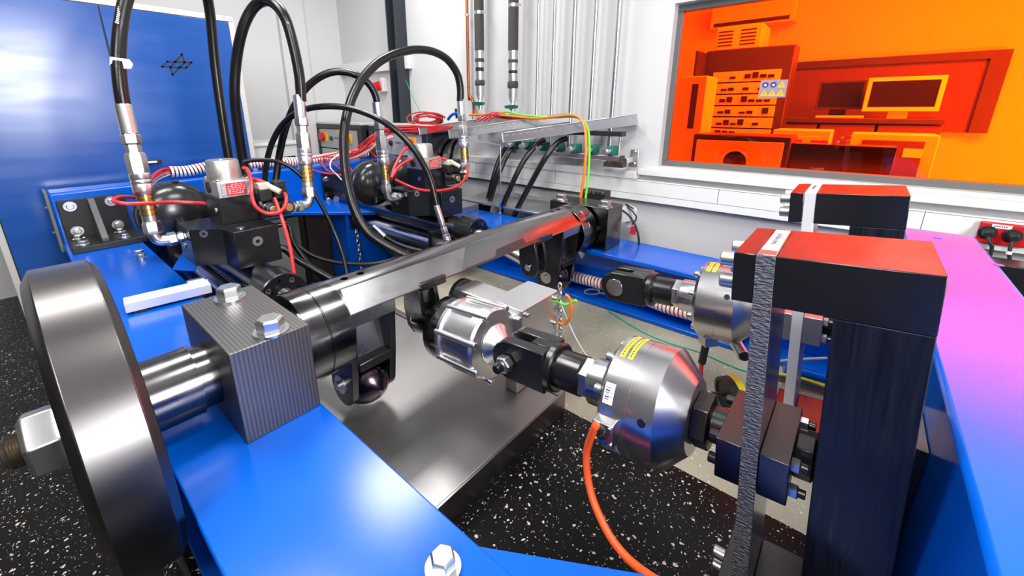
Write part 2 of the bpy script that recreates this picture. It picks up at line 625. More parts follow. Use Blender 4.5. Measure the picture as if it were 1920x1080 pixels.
# ------------------------------------------------------------------ cross shaft with its levers
cs = thing('cross_shaft', 'long dark round steel shaft with milled flats and hanging levers', 'shaft', (1.13, AY, AZ - .3))
bar = obj('shaft', MB().cyl((.44, AY, AZ), (1.81, AY, AZ), AR, 96), M['bar'], cs)
nrm = V(0, -.656, .755)
p1 = V(0, AY - .049, AZ + .1185)        # upper edge of the flat
p2 = V(0, AY - .110, AZ + .0655)        # lower edge of the flat
c = MB()
ey = (p1 - p2).normalized()
c.prism([(-.0, 0), (.0808, 0), (.0808, .2), (-.3, .2), (-.3, -.2)], V(.505, p2.y, p2.z), ey, V(0, -.755, -.656).cross(V(1, 0, 0)) * -1 if False else V(0, -.656, .755), (1.238, 0, 0))
cut(bar, c)
c = MB().box(.505, 1.743, AY - .25, AY + .25, AZ - .3, AZ + .062)
cut(bar, c)
h = MB()
for u, v in ((648, 525), (678, 515), (1037, 397), (1049, 393)):
    a, b = (u - CX) / F, (v - CY) / F
    q = P(u, v, y=1.055)
    h.cyl((q.x, 1.062, AZ + .09), (q.x, 1.062, AZ + .2), .011, 20)
cut(bar, h)
# bright milled face laid into the flat
f = MB()
ux = V(1, 0, 0)
o_ = V(.507, p2.y, p2.z)
f.prism([(0, .001), (.42, .001), (.47, .05), (.50, .0805), (.01, .0805)], o_, ux, ey, nrm * .0006)
obj('milled_face', f, M['flat'], cs)
obj('recess', MB().prism([(.44, .004), (.60, .004), (.63, .03), (.80, .036), (.80, .012), (.9, .010), (.9, -.004), (.44, -.004)], o_, ux, ey, nrm * .0007), M['black'], cs)
for (a, b_, l) in ((.385, .4395, 1), (.4405, .505, 0)):
    obj('end_ring', MB().cyl((a, AY, AZ), (b_, AY, AZ), AR + .0015, 96, .002), M['blackmetal'], cs)
for (a, b_) in ((1.743, 1.803), (1.804, 1.876)):
    obj('end_ring', MB().cyl((a, AY, AZ), (b_, AY, AZ), AR + .0015, 96, .002), M['blackmetal'], cs)
obj('inner_shaft', MB().cyl((.369, AY, AZ), (.39, AY, AZ), .09, 48), M['black'], cs)
obj('inner_shaft', MB().cyl((1.87, AY, AZ), (1.892, AY, AZ), .09, 48), M['black'], cs)
for yy, zz in ((-.085, .10), (-.127, -.03)):
    b = MB().hexn((.384, AY + yy * .93, AZ + zz * .93), (-1, 0, 0), .02, .012, .2)
    b.ring((.384, AY + yy * .93, AZ + zz * .93), (-1, 0, 0), .015, .004, .004, 20)
    obj('bolt', b, M['zinc'], cs)
b = MB().hexn((1.876, AY - .119, AZ + .01), (1, 0, 0), .02, .012, .2)
obj('bolt', b, M['zinc'], cs)


def arc(cy, cz, r, a0, a1, n=14):
    return [(cy + r * math.cos(math.radians(a0 + (a1 - a0) * i / n)), cz + r * math.sin(math.radians(a0 + (a1 - a0) * i / n))) for i in range(n + 1)]


def lever(x0, x1, flip, prefix):
    """two cheek plates hanging from the flat, a sloping web, a domed nose and a pivot pin"""
    py, pz, r = 1.045, .502, .060
    prof = [(.958, .772), (1.12, .772), (1.12, .66)] + arc(py, pz, r, 15, -165, 16) + [(.972, .60)]
    t = .022
    for xa in (x0, x1 - t):
        obj('lever_plate', MB().prism(prof, (xa, 0, 0), (0, 1, 0), (0, 0, 1), (t, 0, 0)), M['black'], cs, bev=.0015)
    obj('lever_bridge', MB().box(x0 + .001, x1 - .001, .956, 1.09, .728, .768), M['flat'], cs, bev=.002)
    # sloping web between the cheeks
    obj('lever_web', MB().prism([(0, 0), (.022, 0), (.022, .16), (0, .16)], (x0 + t, 1.0, .585), (0, 1, 0), V(0, .18, 1).normalized(), (x1 - x0 - 2 * t, 0, 0)), M['flat'], cs)
    obj('lever_cross', MB().box(x0 + t, x1 - t, .965, 1.02, .575, .602), M['black'], cs, bev=.003)
    xm = (x0 + x1) / 2
    d = MB().rev((xm, 1.10, .497), (0, -1, -.06), [(0, 0), (0, .056), (.05, .056), (.06, .074), (.085, .072), (.105, .060), (.125, .040), (.140, .012), (.143, .005), (.138, .003), (.136, 0)], 48)
    obj('rod_nose', d, M['nose'], cs)
    sx = x0 if not flip else x0
    w = MB().ring((sx, py, pz + .012), (-1, 0, 0), .03, .006, .005, 28)
    w.cyl((sx, py, pz + .012), (sx - .016, py, pz + .012), .014, 20)
    ob = obj('pivot_bolt', w, M['zinc'], cs)


M['nose'] = mat('dark_turned_nose', (.10, .075, .085), .2, 1.0)
lever(.50, .652, False, 'near')
lever(1.585, 1.742, True, 'far')


def clevis(x, y, z):
    """pair of eye plates under the shaft for the load rod"""
    for dx in (-.040, .022):
        prof = [(y - .012, .79), (y + .055, .785), (y + .06, z + .03)] + [(y + .045, z - .03), (y + .015, z - .048), (y - .025, z - .04), (y - .045, z - .005), (y - .035, z + .06)]
        pl = obj('eye_plate', MB().prism(prof, (x + dx, 0, 0), (0, 1, 0), (0, 0, 1), (.018, 0, 0)), M['black'], cs, bev=.003)
    obj('eye_pin', MB().cyl((x - .048, y + .005, z), (x + .048, y + .005, z), .016, 24, .002), M['steel'], cs)
    obj('clevis_base', MB().box(x - .055, x + .055, .955, 1.05, .752, .78), M['black'], cs, bev=.004)


clevis(.80, 1.01, .63)
clevis(1.435, 1.01, .63)

# ------------------------------------------------------------------ tilted reaction frames at the front cross beam
TH = math.atan(.088)


def cframe(xc, label, bright=False):
    t = thing('reaction_frame', label, 'frame', (xc, .12, 1.086), 'black reaction frames')
    # local axes: -Y runs along the arm, Z up; the root carries the tilt
    t.rotation_euler = (-TH, 0, 0)
    w = .092

    def lb_(u0, u1, w0, w1, name, m, xa=-w, xb=w, bev=.0015, par=t):
        return obj(name, MB().box(xa, xb, -u1, -u0, -w1, -w0), m, par, bev=bev, local=True)
    lb_(.0, .0295, 0, .08, 'end_block', M['black'])
    lb_(.0555, .229, 0, .08, 'arm', M['black'])
    lb_(.128, .229, .0805, .768, 'post', M['postblack'])
    lb_(.0, .0295, .688, .768, 'lower_end_block', M['black'])
    lb_(.0555, .1275, .688, .768, 'lower_arm', M['black'])
    sp = lb_(.03, .055, -.001, .772, 'spring_plate', M['alu_l'] if bright else M['steel_b'], -w + .0015, w)
    sp['label'] = 'bright smooth spring plate' if bright else 'steel spring plate with a flame-cut edge'
    if not bright:
        obj('cut_edge', MB().box(-w - .0015, -w + .0015, -.055, -.03, -.772, .001), M['flame'], sp, local=True, bev=.0004)
    # paper label on top
    l = obj('paper_label', MB().box(-w + .03, w - .012, -.053, -.032, .0011, .0016), M['paper'], t, local=True)
    k = MB()
    random.seed(3)
    for i in range(9):
        xx = -w + .065 + i * .009
        k.box(xx, xx + .006, -.047 + random.random() * .004, -.039, .0017, .0019)
    obj('lettering', k, M['ink'], l, local=True)
    for zz in (-.022, -.058):
        for xx in (-.06, .02):
            b = MB().cyl((xx, 0, zz), (xx, .024, zz), .0135, 20, .002)
            obj('bolt', b, M['zinc'], t, local=True)
    for zz in (-.71, -.746):
        for xx in (-.06, .02):
            b = MB().cyl((xx, 0, zz), (xx, .024, zz), .0135, 20, .002)
            obj('bolt', b, M['zinc'], t, local=True)
    return t


M['postblack'] = mat('scratched_black_steel', (.007, .008, .013), .36, spec=.3, var=.7, vscale=30, stretch=(6, 6, .35), rvar=.12)
cf1 = cframe(.80, 'big black steel frame nearest the camera, its plate edge flame-cut')
cf2 = cframe(1.435, 'black steel frame beneath the window, behind the bigger black frame', True)
M['worn'] = mat('worn_grey_steel', (.2, .18, .17), .5, .6, var=.4, vscale=60, bump=.4, bscale=200)
mb = thing('mounting_block', 'black steel block with a worn top behind the nearest frame', 'block', (.98, -.148, BB))
obj('plate', MB().prism([(-.169, .779), (-.1375, .779), (-.169, .40)], (.845, 0, 0), (0, 1, 0), (0, 0, 1), (.149, 0, 0)), M['postblack'], mb)
obj('worn_top', MB().box(.846, .993, -.1685, -.138, .7791, .7805), M['worn'], mb)
# ------------------------------------------------------------------ load trains: pivot, drum, fork, coupling, load cell, clamp
LA = V(.8, .974, .626)
LE = V(0, -1, .088).normalized()
LS = V(1, 0, 0)
LU = LS.cross(LE).normalized() * -1
if LU.z < 0:
    LU = -LU


def lp(s, a=0.0, b=0.0, x=.8):
    """point at s along the load axis, a across it in X and b above it"""
    return V(x, LA.y, LA.z) + LE * s + LS * a + LU * b


def lrev(name, x, s0, prof, m, parent, seg=64, label=None, bev=0):
    return obj(name, MB().rev(lp(s0, x=x), LE, prof, seg), m, parent, label=label, bev=bev)


def fork(t, x, m_pin, big):
    """clevis: two cheeks with round ends, slot between, collar and threaded neck"""
    w, h = .052, .056
    out = [(.0, -.0)]
    pr = [(.035 + .056 * math.cos(math.radians(a)) * -1, h * math.sin(math.radians(a))) for a in range(-90, 91, 15)]
    pr = [(q[0] + .0, q[1]) for q in pr] + [(.150, h), (.150, -h)]
    for sgn in (-1, 1):
        a0 = sgn * w - (0 if sgn < 0 else .036)
        obj('fork_cheek', MB().prism(pr, lp(.335, a0, 0, x), LE, LU, LS * .036), M['black'], t, bev=.004)
    obj('fork_root', MB().prism([(.088, -h), (.088, h), (.150, h), (.150, -h)], lp(.335, -w + .036, 0, x), LE, LU, LS * (2 * w - .072)), M['black'], t, bev=.002)
    lrev('collar', x, .484, [(0, .052), (.003, .063), (.018, .063), (.022, .058)], M['black'], t)
    lrev('neck', x, .505, [(0, .049), (.066, .049), (.070, .046)], M['black'], t)
    obj('jam_nut', MB().hexn(lp(.575, 0, 0, x), LE, .088, .024, .4), M['zinc'], t, bev=.001)
    c = lp(.372, -w, 0, x)
    if big:
        p = MB().hexn(c - LS * .004, -LS, .042, .026, .2)
        p.cyl(c - LS * .026, c - LS * .045, .0125, 20, .002)
        pin = obj('fork_pin', p, M['zinc'], t, bev=.001)
        obj('pin_thread', MB().cyl(c - LS * .030, c - LS * .052, .0135, 20, .003), M['black'], pin)
    else:
        d = MB().cyl(c, c - LS * .005, .034, 40, .001)
        d.prism([(-.034, -.034), (.0, -.05), (.034, -.034)], c - LS * .004, LE, LU, -LS * .0015)
        pin = obj('fork_pin', MB().cyl(c, c - LS * .006, .033, 40, .001), M['steel'], t)
    obj('pin_shaft', MB().cyl(c, c + LS * .104, .016, 20), M['steel'], t)


def loadcell(t, x, near):
    lrev('spigot', x, .600, [(0, .050), (.002, .055), (.058, .055), (.064, .058)], M['steel_b'], t)
    lrev('cell_body', x, .662, [(0, .0), (0, .112), (.010, .124), (.012, .127), (.066, .127), (.0665, .1262), (.0675, .1262), (.068, .127), (.118, .127), (.160, .080), (.163, .076), (.1635, .0)], M['steel_b'], t, 96)
    # cap screws on the rear rim
    for k in range(8):
        a = 2 * PI * k / 8 + .3
        c = lp(.663, math.cos(a) * .098, math.sin(a) * .098, x)
        obj('cap_screw', MB().cyl(c, c - LE * .018, .0105, 16, .0015), M['zinc'], t)
    if True:
        # yellow stickers around the top, radial hole
        for k in range(2):
            st = MB()
            n = 10
            s0 = .684 + k * .017
            for i in range(n):
                a0 = math.radians(66 + i * 4.6)
                a1 = math.radians(66 + (i + 1) * 4.6)
                vs = [st.bm.verts.new(lp(s0 + ds, -math.cos(a) * .1275 if False else math.cos(PI - a) * .1275, math.sin(a) * .1275, x)) for ds, a in ((0, a0), (.011, a0), (.011, a1), (0, a1))]
                st.bm.faces.new(vs)
            ob = obj('yellow_label', st, M['label_y'], t)
            tx = MB()
            for i in range(12):
                a0 = math.radians(69 + i * 3.2)
                a1 = a0 + math.radians(2.2)
                vs = [tx.bm.verts.new(lp(s0 + ds, math.cos(PI - a) * .1277, math.sin(a) * .1277, x)) for ds, a in ((.0035, a0), (.0065, a0), (.0065, a1), (.0035, a1))]
                tx.bm.faces.new(vs)
            obj('lettering', tx, M['ink'], ob)
        h = MB()
        for s_, a in ((.760, 165 if near else 150),):
            a = math.radians(a)
            d = LS * math.cos(a) + LU * math.sin(a)
            h.ring(lp(s_, 0, 0, x) + d * .1265, d, .0085, .006, .0009, 20)
            h.cyl(lp(s_, 0, 0, x) + d * .1266, lp(s_, 0, 0, x) + d * .1270, .006, 16)
        obj('set_screw_hole', h, M['black'], t)


def clampblocks(t, x):
    bm_ = M['brown'] if x < 1 else M['alu_m']
    # blocks gripping the spring plate at mid height; the plate lies at y about .06 .. .085
    th = math.atan(.088)
    Rm = Matrix.Rotation(-th, 4, 'X')
    c0 = V(x, .12, 1.086)

    def lb2(u0, u1, w0, w1, xa, xb, name, m, bev=.0015):
        mb = MB()
        pts = [(u0, w0), (u1, w0), (u1, w1), (u0, w1)]
        eu = Rm @ V(0, -1, 0)
        ew = Rm @ V(0, 0, -1)
        mb.prism(pts, c0 + V(xa, 0, 0), eu, ew, (xb - xa, 0, 0))
        return obj(name, mb, m, t, bev=bev)
    lb2(-.010, .0295, .345, .425, -.088, .088, 'clamp_block', bm_)
    lb2(.0555, .098, .345, .425, -.088, .088, 'clamp_block', bm_)
    eu = Rm @ V(0, -1, 0)
    ew = Rm @ V(0, 0, -1)
    for xx in (-.062, .062):
        for ww in (.36, .41):
            c = c0 + V(xx, 0, 0) + ew * ww
            b = MB().cyl(c + eu * -.010, c + eu * -.026, .010, 16, .001)
            obj('clamp_screw', b, M['black'], t)
            b = MB().hexn(c + eu * .098, eu, .021, .013, .3)
            b2 = obj('clamp_nut', b, M['zinc'], t)
            obj('screw_end', MB().cyl(c + eu * .108, c + eu * .121, .0075, 12, .001), M['black'], b2)
    c = c0 + ew * .385
    b = MB().hexn(c + eu * .098, eu, .066, .03, .1)
    obj('end_nut', b, M['black'], t, bev=.001)


def train(x, near):
    t = thing('load_train', 'near silver load cell and drum in line between shaft lever and big black frame' if near else 'far load cell in line with a black fork, above the white spiral hose',
              'load train', (x, .5, .45), 'load trains')
    if near:
        lrev('journal', x, -.045, [(0, .050), (.002, .053), (.122, .053)], M['blackmetal'], t)
        lrev('flange', x, .072, [(0, .053), (.0, .094), (.006, .102), (.032, .104), (.034, .100)], M['blackmetal'], t)
        lrev('flange', x, .1065, [(0, .096), (.002, .105), (.026, .105)], M['bar'], t)
        lrev('drum', x, .133, [(0, .100), (.003, .106), (.016, .106), (.020, .098), (.108, .098), (.112, .106), (.141, .106), (.149, .100), (.151, .0)], M['alu'], t, 72)
        lrev('drum_face', x, .284, [(0, .06), (.004, .058), (.030, .030), (.055, .022), (.06, .0)], M['alu'], t, 64)
        for k in range(8):
            a = 2 * PI * k / 8 + .38
            c = lp(.137, math.cos(a) * .106, math.sin(a) * .106, x)
            e = lp(.288, math.cos(a) * .106, math.sin(a) * .106, x)
            r = obj('tie_rod', MB().cyl(c, e, .0075, 14), M['alu'], t)
            obj('cap_screw', MB().cyl(e, e + LE * .012, .0095, 16, .0015), M['zinc'], r)
        g = MB().cyl(lp(.05, -.045, -.03, x), lp(.05, -.064, -.046, x), .005, 12).cyl(lp(.05, -.064, -.046, x), lp(.05, -.073, -.053, x), .0075, 12)
        obj('grease_nipple', g, M['zinc'], t)
    fork(t, x, M['zinc'], near)
    loadcell(t, x, near)
    obj('jam_nut', MB().hexn(lp(.826, 0, 0, x), LE, .098, .032, .15), M['brown'], t, bev=.001)
    lrev('adapter', x, .858, [(0, .036), (.03, .036), (.03, .031), (.052, .031)], M['black'], t)
    clampblocks(t, x)
    return t


tr1 = train(.8, True)
tr2 = train(1.435, False)
# connector, labels and cable of the near cell
x = .8
cn = MB()
ca = math.radians(202)
d = LS * math.cos(ca) + LU * math.sin(ca)
td = LS * -math.sin(ca) + LU * math.cos(ca)


def onrim(s, a, r=.127, x=.8):
    a = math.radians(a)
    return lp(s, math.cos(a) * r, math.sin(a) * r, x)


def patch(s0, s1, a0, a1, r=.1276, n=8, x=.8, mb=None):
    mb = mb or MB()
    for i in range(n):
        b0 = a0 + (a1 - a0) * i / n
        b1 = a0 + (a1 - a0) * (i + 1) / n
        mb.bm.faces.new([mb.bm.verts.new(onrim(s, a, r, x)) for s, a in ((s0, b0), (s1, b0), (s1, b1), (s0, b1))])
    return mb


lab = obj('serial_label', patch(.678, .699, 141, 160), M['paper'], tr1)
bars = MB()
for i, wd_ in enumerate((2, 1, 3, 1, 2, 1, 1, 3, 1, 2)):
    a0 = 145 + i * 1.15
    patch(.681, .690, a0, a0 + wd_ * .33, .1278, 1, mb=bars)
# CE mark: two open rings
for s_, aa in ((.694, 149), (.694, 152.6)):
    for k in range(6):
        t0 = math.radians(60 + 40 * k)
        t1 = math.radians(60 + 40 * (k + 1))
        vs = []
        for (tt, rr) in ((t0, .0018), (t0, .0027), (t1, .0027), (t1, .0018)):
            vs.append(bars.bm.verts.new(onrim(s_ + rr * math.sin(tt) * 1.0, aa - math.degrees(rr * math.cos(tt) / .1278), .1278)))
        bars.bm.faces.new(vs)
obj('lettering', bars, M['ink'], lab)
lab = obj('type_label', patch(.668, .708, 198, 232), M['paper'], tr1)
bars = MB()
for row, (s0, s1) in enumerate(((.672, .676), (.680, .683), (.687, .690), (.693, .696), (.700, .703))):
    a = 201
    random.seed(row)
    while a < 228:
        wdt = random.uniform(.8, 3.2)
        patch(s0, s1, a, a + wdt, .1278, 1, mb=bars)
        a += wdt + random.uniform(.6, 2.0)
obj('lettering', bars, M['ink'], lab)
ca = 183
a_ = math.radians(ca)
rad = LS * math.cos(a_) + LU * math.sin(a_)
tan = LS * -math.sin(a_) + LU * math.cos(a_)
bx = MB()
c = onrim(.692, ca, .120)
bx.prism([(-.022, -.026), (.022, -.026), (.022, .026), (-.022, .026)], c, LE, tan, rad * .028)
obj('connector_box', bx, M['steel_b'], tr1, bev=.002)
for ds, dt in ((-.016, .019), (.016, .019), (-.016, -.019), (.016, -.019)):
    q = c + LE * ds + tan * dt + rad * .028
    obj('cap_screw', MB().cyl(q, q + rad * .004, .005, 12), M['brass'] if (ds < 0 and dt > 0) else M['zinc'], tr1)
p0 = c + rad * .026
p1 = P(1116, 800, x=p0.x - .05)
pl_ = MB().cyl(p0, p0.lerp(p1, .55), .012, 20, .001).cyl(p0.lerp(p1, .5), p1, .0105, 18, r2=.008)
obj('plug', pl_, M['rubber'], tr1)
cb = MB().tube([p1.lerp(p0, .1), p1, P(1100, 850, x=.61), P(1107, 920, x=.59), P(1135, 990, x=.56), P(1170, 1040, x=.54), P(1215, 1078, x=.52), P(1270, 1110, x=.50)], .0072, 14, 8)
tag(obj('cable', cb, M['orange']), 'thick orange cable curving down from the near load cell', 'cable')
# far cell: cable plug below the body
pt = lp(.69, -.02, -.15, 1.435)
q0, q1 = P(1325, 640, x=1.36), P(1316, 680, x=1.36)
obj('connector_box', MB().cyl(P(1328, 628, x=1.37), P(1327, 645, x=1.37), .03, 4), M['steel_b'], tr2, bev=.001)
obj('plug', MB().cyl(q0, q1, .012, 16), M['rubber'], tr2)
tag(obj('cable', MB().tube([q1, P(1314, 700, x=1.36), P(1318, 745, x=1.36), P(1345, 765, x=1.36), P(1390, 770, x=1.38)], .007, 12), M['redcable']), 'short red cable hanging from the far load cell plug', 'cable')

# aluminium gearbox-like block with its motor behind the near drum
va = thing('valve_block', 'bright machined aluminium block with black motor behind the near drum', 'block', (.98, .78, .3))
Yb = lp(.25)
blk = MB()
# block lies across the drum: built on its own axes, top slightly below the shaft
bz0, bz1 = .615, .715
q = [P(u, v, z=bz1) for u, v in ((945, 600), (960, 575), (1046, 540), (1002, 528))]
A0, A1, A2, A3 = q[0], None, q[2], q[3]
blk.box(.90, 1.10, .675, .80, .555, .722)
obj('block', blk, M['alu'], va, bev=.002)
obj('step', MB().box(.875, .90, .70, .79, .60, .70), M['alu'], va, bev=.002)
mo = MB().box(.895, 1.0, .80, .965, .615, .715)
obj('motor_body', mo, M['alu_m'], va, bev=.006)
obj('motor_cap', MB().cyl((.948, .965, .665), (.948, .99, .665), .062, 32, .004), M['rubber'], va)
for xx, zz in ((.925, .61), (.925, .70), (1.08, .61), (1.08, .70)):
    obj('cap_screw', MB().cyl((xx, .675, zz), (xx, .666, zz), .008, 14, .001), M['zinc'], va)
obj('bracket', MB().box(.84, .90, .72, .78, .60, .67), M['alu'], va, bev=.002)
# support bar from the block down to the tray
obj('foot', MB().box(.94, 1.03, .72, .77, .386, .560), M['alu_m'], va, bev=.002)
# ------------------------------------------------------------------ hydraulic actuators (the far one is a copy shifted along X)
AD = 1.11


def fitting(t, p0, p1, spec):
    """line of couplings from p0 to p1: spec = [(fraction, radius, kind, material, name)]"""
    p0, p1 = V(p0), V(p1)
    d = (p1 - p0)
    L = d.length
    d.normalize()
    for f0, f1, r, kind, m, nm in spec:
        a = p0 + d * (L * f0)
        mb = MB()
        h = L * (f1 - f0)
        if kind == 'hex':
            mb.hexn(a, d, r * math.sqrt(3), h, .35)
        elif kind == 'knurl':
            pr = [(0, r * .93), (h * .05, r), (h * .45, r), (h * .5, r * .95), (h * .56, r), (h * .66, r), (h * .7, r * .95), (h * .76, r), (h * .97, r), (h, r * .92)]
            mb.rev(a, d, pr, 40)
        elif kind == 'ribs':
            pr = [(0, r * .9)]
            for k in range(4):
                pr += [(h * (k / 4 + .03), r * .9), (h * (k / 4 + .05), r), (h * (k / 4 + .2), r), (h * (k / 4 + .22), r * .9)]
            pr += [(h, r * .9)]
            mb.rev(a, d, pr, 32)
        else:
            mb.cyl(a, a + d * h, r, 32, .0015)
        obj(nm, mb, m, t, bev=.0008 if kind == 'hex' else 0)


def coupling(name, label, base, top, group, side, reach):
    """vertical quick coupling on an elbow that screws into the valve manifold"""
    base, top = V(base), V(top)
    t = thing('hose_coupling', label, 'coupling', base, group)
    d = (top - base).normalized()
    e = MB().tube([base + d * .055, base + d * .03, base + d * .004 + V(side, 0, 0) * .012, base + V(side, 0, 0) * .045], .0215, 16, 5)
    obj('elbow', e, M['zinc'], t)
    s = V(side, 0, 0)
    c = base + s * .040
    obj('elbow_nut', MB().hexn(c, s, .050, .030, .3), M['zinc'], t, bev=.001)
    obj('elbow_nut', MB().hexn(c + s * .036, s, .042, .018, .1), M['zinc'], t, bev=.001)
    obj('nipple', MB().cyl(c, c + s * reach, .017, 20), M['zinc'], t)
    fitting(t, base + d * .035, top, [
        (.0, .115, .0315, 'hex', M['zinc'], 'union_nut'), (.115, .17, .026, 'cyl', M['zinc'], 'neck'),
        (.17, .36, .0285, 'ribs', M['brass'], 'brass_sleeve'), (.36, .545, .034, 'knurl', M['alu'], 'locking_ring'),
        (.545, .725, .034, 'hex', M['zinc'], 'hex_body'), (.725, .80, .026, 'hex', M['alu_m'], 'neck'),
        (.80, .885, .0325, 'hex', M['zinc'], 'union_nut'), (.885, 1.13, .0275, 'cyl', M['alu'], 'ferrule')])
    return t


def actuator():
    t = thing('hydraulic_actuator', 'hydraulic cylinder with valve block beside the left long beam, nearest the flywheel', 'hydraulic cylinder', (.585, 2.2, .5), 'hydraulic cylinders')
    ax, az = .583, .603
    obj('barrel', MB().cyl((ax, 1.73, az), (ax, 3.05, az), .074, 48, .003), M['bar'], t)
    cap = obj('end_cap', MB().rev((ax, 1.60, az), (0, 1, 0), [(0, 0), (0, .088), (.004, .092), (.12, .092), (.124, .088), (.135, .08)], 64), M['black'], t)
    hc = MB()
    for k in range(8):
        a = 2 * PI * k / 8 + .2
        r = .011 if k % 2 else .0075
        hc.cyl((ax + math.cos(a) * .066, 1.58, az + math.sin(a) * .066), (ax + math.cos(a) * .066, 1.625, az + math.sin(a) * .066), r, 16)
    cut(cap, hc)
    for k in (1, 3, 5, 7):
        a = 2 * PI * k / 8 + .2
        c = V(ax + math.cos(a) * .066, 1.606, az + math.sin(a) * .066)
        obj('socket_screw', MB().ring(c, (0, 1, 0), .0105, .005, .012, 18), M['zinc'], cap)
    obj('rod', MB().cyl((ax, 1.11, az - .11), (ax, 1.60, az), .036, 32), M['steel'], t)
    obj('rod_seal', MB().ring((ax, 1.594, az), (0, 1, 0), .05, .037, .008, 40), M['blackmetal'], t)
    # rear clevis to the back beam
    obj('rear_eye', MB().box(ax - .05, ax + .05, 3.05, 3.218, az - .05, az + .05), M['black'], t, bev=.006)
    obj('rear_plate', MB().box(ax - .11, ax + .11, 3.196, 3.219, az - .04, az + .22), M['blackmetal'], t, bev=.002)
    for xx in (-.085, .085):
        for zz in (0, .17):
            obj('bolt', MB().hexn((ax + xx, 3.196, az + zz), (0, -1, 0), .034, .018, .3), M['zinc'], t)
    obj('pivot_disc', MB().cyl((ax - .052, 3.11, az), (ax - .062, 3.11, az), .04, 32, .002), M['zinc'], t)
    # manifold
    poly = [(.403, 2.19), (.405, 2.01), (.5, 1.93), (.51, 1.825), (.681, 1.825), (.681, 2.19)]
    obj('manifold', MB().prism(poly, (0, 0, .676), (1, 0, 0), (0, 1, 0), (0, 0, .158)), M['black'], t, bev=.002)

    def plug(p, d, r=.016):
        p = V(p)
        r *= 1.2
        q = MB().ring(p, d, r, r * .4, .003, 28)
        o = obj('port_plug', q, M['zinc'], t)
    plug((.593, 1.825, .779), (0, -1, 0), .017)
    plug((.447, 1.976, .815), (-.63, -.78, 0), .013)
    plug((.555, 1.88, .834), (0, 0, 1), .013)
    plug((.403, 2.12, .75), (-1, 0, 0), .013)
    # valve: black sandwich plate, grey body, round cap
    obj('sandwich_plate', MB().box(.522, .668, 1.985, 2.16, .834, .948), M['black'], t, bev=.0015)
    plug((.522, 2.04, .89), (-1, 0, 0), .010)
    vb = obj('valve_body', MB().box(.527, .662, 1.980, 2.165, .948, 1.016), M['alu_m'], t, bev=.002)
    obj('valve_cap', MB().rev((.588, 2.075, 1.016), (0, 0, 1), [(0, .066), (.012, .066), (.075, .062), (.083, .057), (.083, 0)], 56), M['cast'], t)
    obj('cap_screw', MB().cyl((.575, 2.045, 1.098), (.575, 2.045, 1.104), .009, 14, .002), M['zinc'], t)
    for xx, yy in ((.538, 1.995), (.652, 1.995), (.538, 2.15), (.652, 2.15)):
        obj('cap_screw', MB().cyl((xx, yy, 1.016), (xx, yy, 1.024), .009, 14, .0015), M['zinc'], t)
    obj('plate_holder', MB().box(.540, .650, 1.974, 1.980, .953, 1.011), M['alu_m'], t, bev=.001)
    rp = obj('type_plate', MB().box(.556, .634, 1.9725, 1.9741, .956, 1.009), M['redplate'], t)
    tx = MB()
    random.seed(5)
    for row in range(6):
        zz = 1.001 - row * .0075
        a = .562 if row else .577
        while a < (.625 if row else .612):
            w_ = random.uniform(.004, .011)
            tx.box(a, min(a + w_, .628), 1.9716, 1.9726, zz, zz + .003)
            a += w_ + random.uniform(.002, .008)
    obj('lettering', tx, M['pink_ink'], rp)
    for xx in (.546, .644):
        for zz in (.96, 1.004):
            obj('plate_screw', MB().cyl((xx, 1.974, zz), (xx, 1.970, zz), .005, 10), M['zinc'], t)
    # electrical socket on the valve's left side
    obj('socket', MB().cyl((.527, 2.1, .982), (.521, 2.1, .982), .024, 28, .001), M['rubber'], vb)
    # twin solenoids with plugs
    obj('solenoid_block', MB().box(.668, .80, 1.96, 2.12, .836, .93), M['black'], t, bev=.002)
    for k, xx in enumerate((.692, .757)):
        sol = obj('solenoid', MB().rev((xx, 1.96, .888), (0, -1, 0), [(0, .026), (.045, .026), (.047, .021), (.06, .021), (.062, .028), (.082, .028), (.085, .024)], 32), M['steel'] if k == 0 else M['black'], t)
        obj('lock_nut', MB().rev((xx, 1.905, .888), (0, -1, 0), [(0, .028), (.03, .028), (.033, .022)], 20), M['rubber'], sol)
        obj('brass_end', MB().cyl((xx, 1.872, .888), (xx, 1.863, .888), .018, 24, .002), M['brassend'], sol)
        obj('plug_body', MB().box(xx - .028, xx + .028, 1.93, 1.99, .92, .968), M['rubber'], t, bev=.004)
        obj('plug_gland', MB().box(xx - .024, xx + .024, 1.928, 1.985, .968, 1.0), M['clear'] if k == 0 else M['rubber'], t, bev=.006)
    obj('gland', MB().cyl((.70, 1.945, .99), (.742, 1.90, .955), .013, 18, .002), M['clear'], t)
    # two bladder accumulators behind the manifold
    for xx, zz, yy in ((.455, .825, 2.40), (.745, .83, 2.44)):
        R = .150
        pr = [(0, 0)] + [(R * .62 * (1 - math.cos(math.radians(a))), R * math.sin(math.radians(a))) for a in range(10, 91, 8)] + [(R * .66, R + .0), (R * .67, R + .004), (R * .86, R + .004), (R * .87, R)]
        pr += [(R * .9 + R * .62 * math.sin(math.radians(a)), R * math.cos(math.radians(a))) for a in range(5, 90, 12)] + [(R * 1.53, 0)]
        acc = obj('accumulator', MB().rev((xx, yy - .05, zz), (0, 1, 0), pr, 64), M['dome'], t)
        obj('rim_notch', MB().box(xx + .015, xx + .04, yy + .03, yy + .07, zz + .149, zz + .1555), M['rubber'], acc, bev=.002)
        obj('accumulator_neck', MB().cyl((xx, 2.18, .75), (xx, yy, zz - .02), .03, 20), M['black'], t)
    # guide tube below the barrel
    obj('guide_tube', MB().cyl((ax - .08, 1.72, .500), (ax - .08, 2.85, .500), .052, 40, .004), M['steel'], t)
